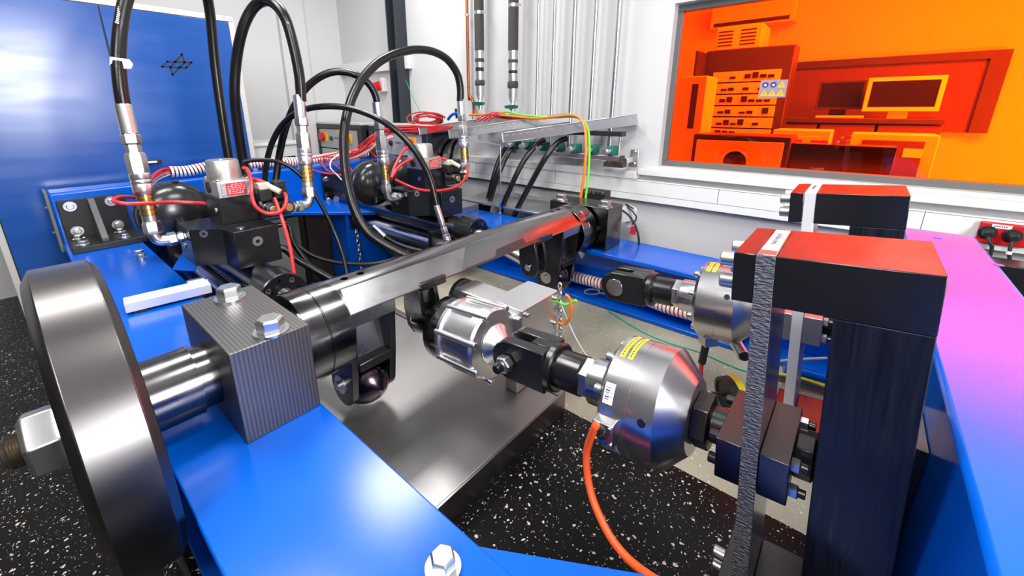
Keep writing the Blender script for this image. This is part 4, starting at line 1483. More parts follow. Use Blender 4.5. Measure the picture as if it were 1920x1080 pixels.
def tray(near, L, h, w, label, slots=14, m='alu_m'):
    near = V(near)
    t = thing('cable_tray', label, 'cable tray', near, 'slotted aluminium trays')
    side = TD.cross(V(0, 0, 1)).normalized()     # towards the camera side / right
    if side.y > 0:
        side = -side
    up = side.cross(TD).normalized()
    if up.z < 0:
        up = -up

    def pan(o, e1, n1, e2, n2, th, name):
        return obj(name, MB().prism([(0, 0), (n1, 0), (n1, n2), (0, n2)], o, e1, e2, e1.cross(e2).normalized() * th), M[m], t, bev=.001)
    lo = near - up * h / 2
    f = pan(lo, TD, L, up, h, .0025, 'side')
    pan(lo + side * -w, TD, L, up, h, .0025, 'side')
    pan(lo + side * -w, TD, L, side, w, .0025, 'bottom')
    pan(lo + up * h, TD, L, side, .012, .0025, 'lip')
    pan(lo + up * h - side * w, TD, L, side, -.012, .0025, 'lip')
    for i in range(slots):
        s0 = L * (i + .4) / slots
        mb = MB().prism([(0, -.005), (L / slots * .42, -.0035), (L / slots * .42, .0035), (0, .0035)], lo + TD * s0 + up * h * .68 + side * .0026, TD, up, side * .0012)
        obj('slot', mb, M['slot'], f)
    # plastic end cover
    obj('end_cover', MB().prism([(0, 0), (.012, 0), (.012, h), (0, h)], lo + side * .002 - TD * .002, side, up, TD * .004), M['trunk'], t)
    return t, side, up


M['slot'] = mat('slot_shadow', (.3, .29, .29), .6)
d3 = P(943, 258, x=2.139)
t3, sd, upv = tray(d3, .84, .062, .09, 'slotted aluminium tray nearest the window, reflecting orange', 18, 'alu')
d2 = P(843, 252, x=2.12)
t2, _, _ = tray(d2, .86, .06, .10, 'middle slotted aluminium tray, behind the tall right coupling', 18, 'alu_m')
d1 = P(787, 246, x=2.16)
t1, _, _ = tray(d1, .79, .055, .10, 'rearmost slotted aluminium tray under the red cable coils', 18, 'alu_m')
# curved bracket plate between trays and its threaded rod
t = thing('threaded_rod', 'thin upright threaded rod carrying the aluminium tray from the blue beam', 'rod', (2.139, 1.807, BT))
zr = P(938, 272, x=2.139).z
obj('rod', MB().cyl((2.139, 1.807, BT), (2.139, 1.807, zr), .0055, 12), M['zinc'], t)
obj('nut', MB().hexn((2.139, 1.807, BT), (0, 0, 1), .022, .016, .2), M['zinc'], t)
obj('blue_sleeve', MB().cyl((2.139, 1.807, BT + .06), (2.139, 1.807, BT + .085), .0075, 12), M['blue'], t)
obj('bracket_plate', MB().prism([(0, 0), (.02, 0), (.02, .38), (0, .38)], (2.13, 1.79, zr - .004), (1, 0, 0), V(-.03, 1, .09).normalized(), (0, 0, .003)), M['alu'], t)

# distribution manifold with hose fittings on a bar fixed to the wall
XM = RX - .16
mf = thing('hose_manifold', 'row of green clamps and hose fittings on an aluminium bar under the trays', 'manifold', P(1080, 300, x=XM))
a, b = P(960, 291, x=XM), P(1165, 301, x=XM)
obj('bar', MB().box(XM - .03, XM + .03, b.y, a.y, b.z - .004, b.z + .028), M['alu'], mf, bev=.002)
obj('bar_end', MB().box(XM - .031, XM + .031, b.y - .006, b.y, b.z - .005, b.z + .029), M['board'], mf)
a2, b2 = P(1000, 262, x=XM), P(1168, 252, x=XM)
obj('upper_bar', MB().box(XM - .03, XM + .03, b2.y, a2.y, b2.z - .012, b2.z + .016), M['dkcab'], mf, bev=.002)
obj('bar_end', MB().box(XM - .031, XM + .031, b2.y - .006, b2.y, b2.z - .013, b2.z + .017), M['board'], mf)
for i in range(7):
    yy = b.y + .06 + i * (a.y - b.y - .1) / 6
    obj('hose_clamp', MB().box(XM - .05, XM + .03, yy - .022, yy + .022, b.z + .03, b.z + .085), M['clampgreen'], mf, bev=.004)
    obj('fitting', MB().rev((XM - .05, yy, b.z + .058), (-1, 0, 0), [(0, .016), (.02, .016), (.021, .020), (.04, .020), (.041, .014), (.07, .014)], 16), M['alu'], mf)
for yy in (b.y + .02, a.y - .03):
    obj('tie_rod', MB().cyl((XM, yy, b.z + .02), (XM, yy, b2.z), .006, 10), M['zinc'], mf)
wb = thing('wall_bracket', 'small steel wall bracket with two hex bolts left of the window', 'bracket', P(1190, 292, x=RX - .02))
c = P(1190, 297, x=RX - .004)
obj('wall_plate', MB().box(RX - .008, RX - .001, c.y - .022, c.y + .026, c.z - .055, c.z + .055), M['zinc'], wb, bev=.002)
for s_ in (-.036, .038):
    obj('bolt', MB().hexn((RX - .008, c.y, c.z + s_), (-1, 0, 0), .022, .012, .3), M['zinc'], wb)
obj('arm', MB().box(XM + .035, RX - .008, c.y - .004, c.y + .022, c.z - .02, c.z + .012), M['alu'], wb, bev=.002)
obj('cross_arm', MB().box(XM - .03, XM + .034, c.y - .004, c.y + .12, c.z - .042, c.z - .012), M['board'], wb, bev=.002)

# ------------------------------------------------------------------ hoses
GH = 'thick black hydraulic hoses'


def hose(label, pts, r, m='hose', group=GH, name='hydraulic_hose', cat='hose', seg=14, sm=8):
    ps = [P(p[0], p[1], y=p[2]) if len(p) == 3 else V(p[1:]) if p[0] == 'w' else None for p in pts]
    return tag(obj(name, MB().tube(ps, r, seg, sm), M[m]), label, cat, group)


ha = hose('thick hose with a white paper tag rising from the leftmost coupling', [(233, 205, 2.118), (226, 165, 2.12), (222, 110, 2.13), (226, 50, 2.15), (236, 0, 2.18), (256, -60, 2.22), (300, -110, 2.3), (345, -90, 2.4), (378, -40, 2.5), (393, 20, 2.56), (403, 120, 2.6), (415, 210, 2.6), (428, 292, 2.6), (440, 350, 2.6)], .0232)
obj('paper_tag', MB().tube([P(222, 126, y=2.13), P(222, 118, y=2.13), P(222, 110, y=2.13)], .0245, 14, 2), M['paper'], ha)
q = P(222, 118, y=2.10)
fl_ = P(240, 120, y=2.11)
obj('tag_flap', MB().prism([(0, -.018), (.022, -.016), (.03, .0), (.022, .016), (0, .018)], P(230, 119, y=2.105), (1, 0, 0), (0, 0, 1), (0, .0012, 0)), M['paper'], ha)


def hose_print(h, a, b, n):
    """pale printed characters along a hose, just proud of its skin"""
    a, b = V(a), V(b)
    d = (b - a).normalized()
    s_ = d.cross(V(0, -1, 0)).normalized()
    mb = MB()
    random.seed(n)
    for i in range(n):
        p = a.lerp(b, i / n)
        if random.random() < .2:
            continue
        w_ = random.uniform(.004, .006)
        mb.prism([(0, -w_), (.006, -w_), (.006, w_), (0, w_)], p, d, s_, (0, -.0006, 0))
    obj('printed_marks', mb, M['greywire'], h)


hose_print(ha, P(226, 2, y=2.165), P(219, 45, y=2.115), 12)
hb2 = hose('tall looped hose of the second coupling, arching to the picture top', [(565, 190, 2.118), (561, 140, 2.12), (550, 85, 2.14), (535, 35, 2.17), (515, 8, 2.22), (495, 2, 2.28), (474, 16, 2.33), (455, 55, 2.37), (443, 115, 2.42), (440, 180, 2.45), (446, 240, 2.48), (455, 296, 2.5), (464, 350, 2.5)], .0245)
hose_print(hb2, P(529, 20, y=2.165), P(541, 45, y=2.135), 8)
hose('hose arching left from the coupling before the far dome', [(708, 203, 2.118), (704, 180, 2.12), (692, 158, 2.13), (672, 143, 2.15), (646, 135, 2.2), (620, 136, 2.25), (594, 148, 2.3), (570, 170, 2.35), (549, 205, 2.4), (534, 245, 2.45), (524, 290, 2.5), (516, 345, 2.5)], .0195)
hose('wide arched hose dropping from the coupling before the trays down to the shaft', [(863, 190, 2.105), (863, 165, 2.105), (857, 138, 2.11), (840, 113, 2.12), (815, 98, 2.13), (785, 93, 2.14), (750, 98, 2.14), (715, 113, 2.13), (690, 135, 2.12), (670, 162, 2.1), (655, 198, 2.08), (646, 240, 2.05), (645, 285, 2.02), (650, 335, 1.98), (662, 385, 1.92), (685, 430, 1.84), (715, 455, 1.76), (750, 474, 1.68), (785, 488, 1.6)], .0245)
hose('thinner long hose arching low from the small slanting coupling', [(818, 383, 1.565), (806, 335, 1.6), (785, 293, 1.65), (755, 256, 1.72), (722, 230, 1.8), (685, 212, 1.9), (645, 201, 2.0), (600, 200, 2.12), (565, 208, 2.25), (535, 228, 2.35), (515, 257, 2.42), (502, 295, 2.47), (495, 345, 2.5)], .0155)
hose('thin braided hose curving from the nearer valve down to the shaft', [(455, 304, 2.1), (480, 300, 2.1), (520, 303, 2.1), (548, 316, 2.08), (575, 342, 2.05), (604, 388, 2.0), (625, 430, 1.95), (640, 470, 1.88), (650, 510, 1.8), (654, 550, 1.72)], .010)
hose('lower hose sagging through the frame opening behind the shaft', [(540, 425, 2.25), (555, 455, 2.2), (580, 476, 2.15), (620, 490, 2.1), (665, 495, 2.05), (710, 493, 2.0), (745, 482, 1.95), (775, 465, 1.9)], .011)
hose('lower hose running from the nearer manifold to the shaft, upper one', [('w', .67, 2.12, .73), (535, 420, 2.1), (550, 455, 2.05), (575, 490, 2.0), (600, 515, 1.95), (640, 545, 1.85)], .014)
hose('lower hose running from the nearer manifold to the shaft, bottom one', [('w', .66, 1.98, .70), (532, 466, 1.95), (555, 485, 1.92), (585, 503, 1.88), (625, 525, 1.8)], .017)
# hose along the far barrel with its ferrule
hf = hose('hose with a bright ferrule along the far cylinder', [(722, 444, 1.95), (745, 457, 1.88), (775, 467, 1.8), (810, 473, 1.72)], .0125)
obj('ferrule', MB().cyl(P(722, 444, y=1.95), P(700, 424, y=2.02), .016, 20, .001), M['alu'], hf)
# hoses from the manifold down behind the right beam
for i, (ps, lab) in enumerate((
        ([(1020, 262, 2.40), (1003, 275, 2.33), (980, 305, 2.26), (958, 350, 2.2), (938, 400, 2.18), (930, 440, 2.18)], 'hose under the trays just right of the threaded rod'),
        ([(1062, 260, 2.40), (1045, 268, 2.33), (1022, 297, 2.26), (995, 345, 2.22), (965, 402, 2.19), (952, 440, 2.19)], 'rightmost hose hanging from the green clamps under the trays'),
        ([(972, 268, 2.42), (955, 285, 2.38), (938, 320, 2.3), (924, 360, 2.26), (914, 400, 2.24), (908, 440, 2.24)], 'hose under the trays just left of the threaded rod'),
        ([(955, 270, 2.46), (940, 290, 2.42), (927, 325, 2.36), (917, 365, 2.32), (909, 400, 2.3), (903, 440, 2.3)], 'leftmost of the four hoses hanging under the trays'))):
    pp = [P(u, v, x=x_) for (u, v, x_) in ps]
    tag(obj('hydraulic_hose', MB().tube(pp, .0185 if i < 2 else .017, 14, 6), M['hose']), lab, 'hose', 'hoses hanging under the trays')
for i, (ps, lab) in enumerate((([(845, 262, 2.5), (833, 275, 2.5), (825, 300, 2.5), (820, 330, 2.5)], 'thin black hose behind the far valve, left one'), ([(858, 262, 2.5), (850, 275, 2.5), (845, 300, 2.5), (842, 330, 2.5)], 'thin black hose behind the far valve, right one'))):
    tag(obj('hydraulic_hose', MB().tube([P(u, v, x=x_) for u, v, x_ in ps], .014, 12, 5), M['hose']), lab, 'hose', 'thin hoses behind the far valve')

# ------------------------------------------------------------------ cables
def cable(label, pts, r, m, name='cable', group=None, axis='y', seg=9, sm=7):
    ps = [P(p[0], p[1], **{axis: p[2]}) for p in pts]
    return tag(obj(name, MB().tube(ps, r, seg, sm), M[m]), label, 'cable', group)


cable('orange cable over the trays bending down to the rear pillow block', [(880, 216, 2.42), (905, 215, 2.4), (950, 217, 2.36), (1000, 222, 2.3), (1040, 219, 2.26), (1070, 216, 2.22), (1088, 222, 2.18), (1097, 240, 2.14), (1099, 275, 2.1), (1097, 310, 2.09), (1092, 350, 2.085), (1086, 385, 2.08)], .008, 'orange2', axis='x')
cable('light green cable beside the orange one, bending down to the rear pillow block', [(940, 210, 2.44), (955, 210, 2.42), (975, 215, 2.36), (1030, 220, 2.3), (1075, 219, 2.24), (1093, 226, 2.19), (1103, 245, 2.15), (1105, 280, 2.11), (1103, 330, 2.10), (1096, 385, 2.09)], .0068, 'green', axis='x')
GR = 'red cables on the trays'
GRL = 'red signal cable of the bundle lying on and hanging from the trays'
random.seed(21)
for i in range(11):
    j = lambda a: random.uniform(-a, a)
    o = i * 2.2
    cable(GRL, [(846 + j(3), 238 + j(2), 2.22), (815, 238 + o * .4 + j(2), 2.2), (780, 236 + o * .55, 2.17), (745, 236 + o * .6 + j(2), 2.1 + j(.03)), (718, 241 + o * .8 + j(3), 2.0 + j(.04)), (695 + j(3), 256 + o * .9 + j(3), 1.9 + j(.03)), (676 + j(4), 276 + o * .7 + j(3), 1.84 + j(.03)), (662, 286 + o * .4 + j(2), 1.8), (645, 292 + j(3), 1.78)], .0046, 'redcable', group=GR, axis='x')
for i in range(7):
    j = lambda a: random.uniform(-a, a)
    cx_, cy_ = 792 + j(6), 226 + j(4)
    rx, ry = 24 + j(6), 10 + j(3)
    pts = [(cx_ + rx * math.cos(a) + a * 1.2, cy_ + ry * math.sin(a) * (1 + .1 * j(1)) - a * .2, 2.3 + .04 * math.sin(a)) for a in [k * .55 + i for k in range(13)]]
    cable('red cable coiled in loops on top of the rearmost tray', pts, .0058, 'redcable', group='red coils on the rear tray', axis='x')
for i in range(4):
    j = lambda a: random.uniform(-a, a)
    cable('thin red cable arching over the middle tray behind the orange cable', [(888 + i * 9, 228, 2.34), (905 + i * 9, 218 - i, 2.36), (918 + i * 9, 212 + j(2), 2.38), (926 + i * 10, 218, 2.38), (950 + i * 10, 222 + j(2), 2.4), (975 + i * 8, 222, 2.42)], .005, 'redcable', group='red cables on the middle tray', axis='x')
for i, (mm, lab) in enumerate((('greywire', 'grey wire'), ('paper', 'white wire'), ('orange', 'orange wire'))):
    cable(lab + ' hanging with the red bundle from the trays to the spiral wrap', [(735 + i * 2, 254 + i * 2, 1.98), (712, 262 + i * 3, 1.92), (690, 280 + i * 3, 1.86), (665, 294 + i, 1.8), (650, 298, 1.78)], .004, mm, axis='x')
hb = thing('cable_bundle', 'blue coupling hose with black fittings behind the tall right coupling', 'hose', P(850, 222, x=2.4))
obj('blue_hose', MB().tube([P(840, 224, x=2.4), P(848, 215, x=2.4), P(860, 213, x=2.42), P(872, 220, x=2.44)], .012, 12, 5), M['blue'], hb)
obj('black_fitting', MB().cyl(P(856, 204, x=2.43), P(858, 222, x=2.43), .016, 14), M['rubber'], hb)


def wrap(label, path, R, pitch, wires=('redcable', 'redcable', 'dkcab', 'redcable'), group=None, band=.64):
    """cables wrapped in a white plastic spiral: inner wires and a flat helical strip"""
    path = [V(p) for p in path]
    # resample
    q = []
    n = len(path)
    for i in range(n - 1):
        p0, p1, p2, p3 = path[max(i - 1, 0)], path[i], path[i + 1], path[min(i + 2, n - 1)]
        for k in range(24):
            t = k / 24
            q.append(.5 * ((2 * p1) + (p2 - p0) * t + (2 * p0 - 5 * p1 + 4 * p2 - p3) * t * t + (3 * p1 - p0 - 3 * p2 + p3) * t ** 3))
    q.append(path[-1])
    L = [0]
    for a, b in zip(q, q[1:]):
        L.append(L[-1] + (b - a).length)

    def at(s):
        s = max(0, min(s, L[-1] - 1e-6))
        lo = 0
        hi = len(L) - 1
        while hi - lo > 1:
            m_ = (lo + hi) // 2
            if L[m_] <= s:
                lo = m_
            else:
                hi = m_
        f = (s - L[lo]) / max(L[hi] - L[lo], 1e-9)
        return q[lo].lerp(q[hi], f), (q[hi] - q[lo]).normalized()
    t = thing('wrapped_cables', label, 'cable', path[0], group)
    for i, w_ in enumerate(wires):
        a = 2 * PI * i / len(wires)
        pts = []
        for k in range(0, 25):
            p, d = at(L[-1] * k / 24)
            u, v, _ = frame_of(d)
            pts.append(p + (u * math.cos(a + k * .2) + v * math.sin(a + k * .2)) * R * .52)
        obj('wire', MB().tube(pts, R * .40, 8, 2), M[w_], t)
    mb = MB()
    steps = int(L[-1] / pitch * 14)
    prev = None
    for k in range(steps + 1):
        s = L[-1] * k / steps
        a = 2 * PI * s / pitch
        cur = []
        for ds, rr in ((-pitch * band / 2, R * .96), (-pitch * band / 2, R), (pitch * band / 2, R), (pitch * band / 2, R * .96)):
            p, d = at(s + ds)
            u, v, _ = frame_of(d)
            cur.append(mb.bm.verts.new(p + (u * math.cos(a) + v * math.sin(a)) * rr))
        if prev:
            for i in range(4):
                mb.bm.faces.new((prev[i], prev[(i + 1) % 4], cur[(i + 1) % 4], cur[i]))
        prev = cur
    obj('spiral_wrap', mb, M['whitewrap'], t, angle=60)
    return t


wrap('white spiral wrapped cables lying along the lower flange of the right beam', [P(1050, 512, x=1.93), P(1090, 522, x=1.93), P(1170, 545, x=1.92), P(1240, 572, x=1.91), P(1300, 590, x=1.90), P(1400, 618, x=1.90)], .031, .0195, group='white spiral wraps')
wrap('white spiral wrapped cables on the rear beam behind the nearer valve', [P(318, 322, y=3.30), P(350, 321, y=3.30), P(400, 312, y=3.3), P(460, 308, y=3.3), P(520, 304, y=3.3), P(560, 303, y=3.3), P(600, 298, y=3.28), P(650, 290, y=3.26), P(690, 287, y=3.2)], .036, .021, group='white spiral wraps')
for i, (mm, dv) in enumerate((('redcable', 0), ('redcable', 6), ('greywire', 3), ('redcable', -5), ('paper', 8))):
    cable('cable fanning out of the rear spiral wrap beside the left dome' if mm == 'redcable' else ('grey' if mm == 'greywire' else 'white') + ' wire fanning out of the rear spiral wrap beside the left dome', [(322, 320 + dv * .6, 3.3), (308, 322 + dv, 3.28), (295, 328 + dv, 3.2), (284, 338 + dv, 3.1), (276, 352 + dv, 3.0), (272, 372, 2.9)], .0085, mm, group='red wires at the left dome' if mm == 'redcable' else None)
# red leads of the valves
cable('red lead looping round the leftmost coupling over the left dome', [(384, 381, 2.0), (360, 380, 2.05), (320, 379, 2.05), (280, 381, 2.0), (240, 382, 1.98), (218, 379, 2.0), (213, 374, 2.05), (225, 369, 2.12), (250, 370, 2.2), (285, 376, 2.25)], .0072, 'redcable')
cable('red lead looping from the nearer valve under the solenoid ends', [(456, 315, 2.0), (464, 318, 1.97), (471, 340, 1.93), (472, 365, 1.86), (478, 385, 1.83), (492, 397, 1.82), (508, 401, 1.81), (525, 397, 1.82), (535, 385, 1.83), (537, 370, 1.86), (534, 363, 1.90)], .0075, 'redcable')
cable('red lead dropping from the nearer solenoids past the cylinder end', [(515, 372, 1.9), (522, 390, 1.85), (535, 430, 1.76), (545, 470, 1.7), (551, 510, 1.66), (556, 535, 1.64)], .0075, 'redcable')
cable('short red lead between the nearer valve and its plug', [(474, 336, 2.0), (483, 338, 1.97), (495, 342, 1.95)], .009, 'redcable')
cable('red lead looping from the far solenoids round the far manifold', [(873, 310, 1.85), (877, 322, 1.82), (872, 335, 1.8), (855, 350, 1.78), (825, 357, 1.78), (790, 356, 1.8), (765, 348, 1.85), (742, 337, 1.95)], .0075, 'redcable')
cable('red lead rising behind the far valve to its plug', [(734, 335, 2.0), (738, 318, 2.05), (748, 297, 2.1), (758, 281, 2.12), (768, 276, 2.13)], .009, 'redcable')
cable('red lead from the far dome to the far valve body', [(734, 334, 1.99), (742, 320, 2.02), (755, 307, 2.05), (772, 298, 2.06)], .009, 'redcable')
cable('short red lead at the far solenoid plug', [(818, 294, 2.0), (828, 297, 1.97), (838, 300, 1.95)], .008, 'redcable')
for i, pts in enumerate(([(585, 297, 3.2), (620, 290, 3.15), (650, 283, 3.1), (690, 284, 3.0), (706, 296, 2.9)], [(585, 318, 3.15), (610, 325, 3.05), (640, 328, 3.0), (648, 338, 2.95)], [(600, 300, 3.2), (612, 318, 3.1), (632, 328, 3.0), (650, 330, 2.9)], [(606, 297, 3.2), (625, 308, 3.1), (640, 318, 3.0)], [(598, 294, 3.22), (640, 297, 3.1), (660, 320, 2.9), (668, 330, 2.8)])):
    cable('thin red wire tangled at the rear beam corner left of the far dome', pts, .0062, 'redcable', group='red wires at the beam corner')
cable('white wire curving at the rear beam corner left of the far dome', [(640, 288, 3.1), (622, 300, 3.05), (620, 315, 3.0), (632, 328, 2.98), (648, 345, 2.9)], .005, 'paper')
cable('grey cable with a red tag curving down beside the rear pillow block', [(1166, 394, 2.12), (1180, 405, 2.12), (1192, 425, 2.12), (1198, 450, 2.12), (1195, 475, 2.1), (1184, 502, 2.02)], .006, 'rubber', axis='x')
ct = thing('cable_tag', 'small red tag on the grey cable beside the rear pillow block', 'tag', P(1187, 432, x=2.12))
obj('tag', MB().prism([(-.018, -.02), (.014, -.026), (.018, .02), (-.012, .026)], P(1187, 432, x=2.11), V(.6, -.8, 0), (0, 0, 1), (-.001, -.001, 0)), M['red'], ct)
# thin green earth wire on the beige floor, white wires, chain
cable('thin green wire running over the beige floor', [(1140, 583, .303), (1170, 602, .303), (1210, 625, .303), (1260, 645, .303), (1310, 660, .303), (1380, 690, .303), (1420, 702, .303)], .0035, 'teal', name='wire', axis='z')
cable('thin white wire hanging from the aluminium block to the floor', [(1052, 570, 1.104), (1066, 605, 1.12), (1080, 635, 1.14), (1095, 660, 1.16), (1108, 675, 1.18)], .003, 'paper', name='wire', axis='x')
cable('short green cable end at the aluminium block', [(1045, 566, 1.10), (1060, 571, 1.11), (1072, 568, 1.12), (1080, 563, 1.12)], .005, 'green', axis='x')
cable('short orange cable loop at the aluminium block', [(1060, 552, 1.108), (1068, 560, 1.11), (1071, 580, 1.11), (1068, 598, 1.11), (1058, 607, 1.11), (1046, 605, 1.10)], .005, 'orange2', axis='x')
cable('grey wire curving over the blue cross beam behind the near frame', [(1420, 690, 1.62), (1450, 680, 1.66), (1490, 675, 1.72), (1550, 672, 1.8)], .006, 'greywire', name='wire', axis='x')
cable('grey wire hanging below the far load cell to the floor', [(1385, 645, .25), (1383, 670, .25), (1388, 700, .22), (1400, 735, .18)], .006, 'greywire', name='wire')
for i, (mm, lab) in enumerate((('label_y', 'yellow'), ('violet', 'violet'), ('teal', 'green'), ('orange', 'orange'))):
    cable(lab + ' wire of the colourful strand between the two black frames', [(1440, 700 + i * 3, 1.64), (1475, 704 + i * 4, 1.66), (1510, 712 + i * 5, 1.68), (1545, 724 + i * 5, 1.7), (1590, 738 + i * 5, 1.72)], .006, mm, name='wire', axis='x')
tag(obj('hose', MB().tube([P(1470, 690, x=1.72), P(1510, 700, x=1.74), P(1560, 713, x=1.76), P(1600, 722, x=1.78)], .018, 12, 5), M['blue']), 'short blue hose between the two black frames', 'hose')
ch = thing('chain', 'thin steel chain hanging beside the bright aluminium block', 'chain', P(1055, 640, y=.72))
for i in range(13):
    c = P(1050 + (i % 2) * 1, 537 + i * 8.3, x=1.106)
    d = V(0, 0, 1)
    pts = [c + V(.006 * math.cos(a), 0, .013 * math.sin(a)) if i % 2 else c + V(0, .006 * math.cos(a), .013 * math.sin(a)) for a in [2 * PI * k / 10 for k in range(11)]]
    obj('link', MB().tube(pts, .0022, 6, 1), M['zinc'], ch)
ch = thing('chain', 'bright steel chain hanging on the blue corner leg', 'chain', P(670, 420, y=2.85))
for i in range(11):
    c = P(668 + i * 1.2, 430 + i * 8.5, y=2.785)
    pts = [c + (V(.012 * math.cos(a), 0, .024 * math.sin(a)) if i % 2 else V(0, .012 * math.cos(a), .024 * math.sin(a))) for a in [2 * PI * k / 10 for k in range(11)]]
    obj('link', MB().tube(pts, .0045, 6, 1), M['zinc'], ch)

# ------------------------------------------------------------------ remaining things on and in the machine
ap = thing('angle_plate', 'black welded angle plate with a rib and bolts, joining left and rear beams', 'bracket', (.26, 3.1, BT))
yv = 3.218
xa0, xa1 = P(103, 377, y=yv).x, P(230, 363, y=yv).x
ztp = P(103, 377, y=yv).z
y0 = P(136.7, 478, z=BT + .001).y
obj('upright', MB().box(xa0 - .0, xa1, yv - .03, yv, BT + .001, ztp), M['rubber'], ap, bev=.003)
obj('foot', MB().box(xa0, xa1 + .02, y0, yv - .03, BT + .001, BT + .032), M['rubber'], ap, bev=.003)
xr_ = (xa0 + xa1) / 2 - .005
obj('rib', MB().prism([(yv - .03, ztp), (yv - .055, ztp), (y0 + .04, BT + .05), (y0 + .04, BT + .032), (yv - .03, BT + .032)], (xr_ - .014, 0, 0), (0, 1, 0), (0, 0, 1), (.028, 0, 0)), M['ribgrey'], ap, bev=.002)
for u, v in ((131, 387), (208, 377), (145, 433), (221, 421)):
    p = P(u, v, y=yv - .03)
    hexbolt(ap, (p.x, yv - .03, p.z), .030, .014, .2, .027, d=(0, -1, 0))
for u, v in ((157, 460), (235, 446), (148, 449), (226, 436)):
    p = P(u, v, z=BT + .033)
    hexbolt(ap, (p.x, max(p.y, y0 + .03), BT + .033), .032, .018, .2, .026)
# aluminium profile lying across the left beam
pf = thing('aluminium_profile', 'short grooved aluminium profile resting across the left blue beam', 'profile', P(300, 560, z=BT + .02))
zA = BT + .045
a0, a1 = P(232, 571, z=zA), P(395, 533, z=zA)
ex = (a1 - a0)
Lp = ex.length
ex.normalize()
ey_ = V(0, 0, 1).cross(ex).normalized()
prof = [(0, 0), (.0, .035), (.03, .035), (.034, .024), (.042, .024), (.046, .035), (.075, .035), (.075, 0)]
obj('profile', MB().prism([(p[0], p[1]) for p in prof], V(a0.x, a0.y, BT + .010), ey_, (0, 0, 1), ex * Lp), M['alu_l'], pf, bev=.001)
for f_ in (.16, .8):
    obj('pad', MB().box(-.02, .02, -.0, .05, 0, .0095, Matrix.Translation(V(a0.x, a0.y, BT + .0005) + ex * Lp * f_) @ Matrix(((ex.x, ey_.x, 0, 0), (ex.y, ey_.y, 0, 0), (0, 0, 1, 0), (0, 0, 0, 1)))), M['rubber'], pf)
obj('end_clip', MB().box(-.03, .03, .075, .10, .0, .04, Matrix.Translation(V(a0.x, a0.y, BT + .010) + ex * Lp * .86) @ Matrix(((ex.x, ey_.x, 0, 0), (ex.y, ey_.y, 0, 0), (0, 0, 1, 0), (0, 0, 0, 1)))), M['alu_m'], pf, bev=.003)
# blue strap plate between left beam and cylinder
sg = thing('support_plate', 'dark blue plate with a bright edge slanting up to the nearer cylinder', 'plate', P(330, 500, z=BT))
A_ = P(308, 494, z=BT + .001)
B_ = P(338, 465, y=2.45)
obj('plate', MB().prism([(0, 0), (.12, 0), (.10, .18), (0.02, .2)], (.374, 2.35, BT - .02), (.55, -.83, 0), V(.5, .35, .55).normalized(), (.004, .003, -.004)), M['blue'], sg, bev=.001)
# sheet steel drip tray on the floor inside the frame
dt = thing('drip_tray', 'wide shallow sheet steel tray on the black floor inside the frame', 'tray', (.75, 1.2, .3))
obj('top_sheet', MB().box(.40, 1.02, .612, 1.75, .372, .384), M['tray'], dt, bev=.002)
obj('front_flange', MB().box(.40, 1.06, .604, .611, .3, .386), M['trayside'], dt, bev=.001)
obj('side_flange', MB().prism([(.0, .386), (.036, .380), (.036, .3), (.03, .3), (.03, .372), (.0, .376)], (1.024, .612, 0), (1, 0, 0), (0, 0, 1), (0, 1.138, 0)), M['tray'], dt, bev=.001)
obj('rear_flange', MB().box(.40, 1.06, 1.751, 1.758, .3, .386), M['trayside'], dt, bev=.001)
# grey sheet shelf and small tray behind the right beam
sh = thing('metal_shelf', 'flat grey sheet metal shelf behind the rear pillow block', 'shelf', (2.35, 1.6, .0))
obj('sheet', MB().box(2.17, RX - .08, 1.0, 2.25, .64, .655), M['alu_m'], sh, bev=.002)
obj('rear_lip', MB().box(RX - .085, RX - .08, 1.0, 2.25, .655, .675), M['alu_m'], sh)
for yy in (1.05, 2.18):
    obj('leg', MB().box(2.34, 2.38, yy, yy + .04, 0, .64), M['dkgrey'], sh)
st_ = thing('small_tray', 'small open sheet metal tray on the beam right of the far manifold', 'tray', (2.05, 2.15, BT))
x0, x1, y0, y1 = 1.87, 2.15, 2.02, 2.30
for nm, b_ in (('bottom', (x0, x1, y0, y1, BT + .001, BT + .005)), ('side', (x0, x1, y0, y0 + .003, BT + .005, BT + .045)), ('side', (x0, x1, y1 - .003, y1, BT + .005, BT + .045)), ('side', (x0, x0 + .003, y0, y1, BT + .005, BT + .045)), ('side', (x1 - .003, x1, y0, y1, BT + .005, BT + .045))):
    obj(nm, MB().box(*b_), M['alu_m'], st_)
# terminal block behind the rear pillow block and the white sensor beside it
tb = thing('terminal_block', 'small black terminal strip with brass screws behind the rear pillow block', 'terminal block', P(1115, 372, x=2.3))
c = P(1118, 366, x=2.28)
obj('strip', MB().box(2.26, 2.33, c.y - .07, c.y + .09, .656, c.z + .03), M['rubber'], tb, bev=.004)
for k in range(5):
    obj('terminal', MB().cyl((2.26, c.y + .06 - k * .028, c.z + .02), (2.25, c.y + .06 - k * .028, c.z + .02), .009, 12), M['brass'] if k % 2 else M['zinc'], tb)
ws = thing('sensor_box', 'small white sensor housing with black frame right of the rear pillow block', 'sensor', P(1182, 400, x=2.2))
c = P(1184, 400, x=2.24)
obj('housing', MB().prism([(-.04, -.05), (.035, -.035), (.045, .03), (.0, .05), (-.04, .03)], (2.2, c.y, c.z), (.5, -.86, 0), (0, 0, 1), (.04, .02, 0)), M['offwhite'], ws, bev=.003)
obj('frame', MB().tube([c + V(-.05, -.03, .04), c + V(-.05, .02, .06), c + V(-.05, -.05, .0), c + V(-.05, -.03, -.05)], .004, 8, 3), M['rubber'], ws)
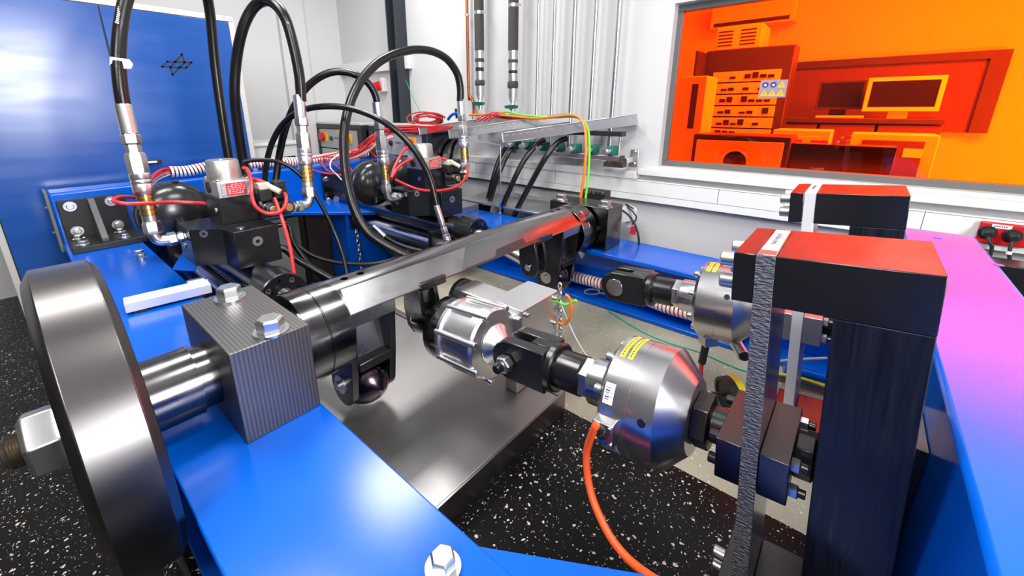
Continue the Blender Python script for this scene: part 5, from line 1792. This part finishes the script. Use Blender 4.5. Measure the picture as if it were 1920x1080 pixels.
obj('stand', MB().box(2.22, 2.25, c.y - .02, c.y + .02, .656, c.z - .04), M['offwhite'], ws)
# carabiner on the beam, flexible conduit under the far cell
cc = thing('carabiner', 'small steel snap hook lying on the blue flange under the spiral wrap', 'hook', P(1115, 547, x=1.88))
pts = [P(1102 + 14 * math.cos(a) + 8, 547 + 5 * math.sin(a), x=1.88) for a in [2 * PI * k / 12 for k in range(13)]]
obj('hook', MB().tube(pts, .004, 8, 2), M['zinc'], cc)
obj('lead', MB().tube([P(1122, 549, x=1.88), P(1132, 550, x=1.88), P(1145, 552, x=1.89)], .0045, 8, 3), M['zinc'], cc)
fc = thing('conduit_fitting', 'round steel conduit fitting below the far load cell', 'fitting', P(1390, 655, y=.18))
obj('tube', MB().cyl(P(1378, 640, y=.2), P(1395, 668, y=.16), .019, 20, .001), M['zinc'], fc)
obj('bore', MB().cyl(P(1394.5, 667.3, y=.161), P(1395.6, 669, y=.158), .014, 20), M['rubber'], fc)
# dark round sensor with a yellow band behind the near clamp
rs = thing('round_sensor', 'dark round ring with a yellow band behind the clamp block', 'sensor', P(1385, 740, y=.16))
c = P(1385, 738, y=.16)
d_ = V(.55, -.62, .12).normalized()
obj('ring', MB().ring(c, -d_, .062, .05, .05, 40), M['rubber'], rs)
obj('yellow_band', MB().ring(c - d_ * .0, -d_, .0635, .0620, .022, 40), M['label_y'], rs)
obj('hub', MB().cyl(c - d_ * .01, c - d_ * .045, .05, 32), M['rubber'], rs)
obj('pin', MB().cyl(P(1330, 736, y=.22), P(1362, 742, y=.2), .006, 10), M['zinc'], rs)
# bulbs of light: real fluorescent fittings on the ceiling (out of frame)
for (x_, y_, w_) in ((1.75, 2.5, 1.1), (.15, 2.0, 1.2), (1.0, .2, 1.2), (-1.2, .4, 1.2)):
    t = thing('ceiling_lamp', 'long white fluorescent fitting under the ceiling', 'lamp', (x_, y_, HZ - .13), 'ceiling fluorescent fittings')
    obj('housing', MB().box(x_ - w_ / 2, x_ + w_ / 2, y_ - .26, y_ + .26, HZ - .12, HZ - .001), M['white'], t, bev=.006)
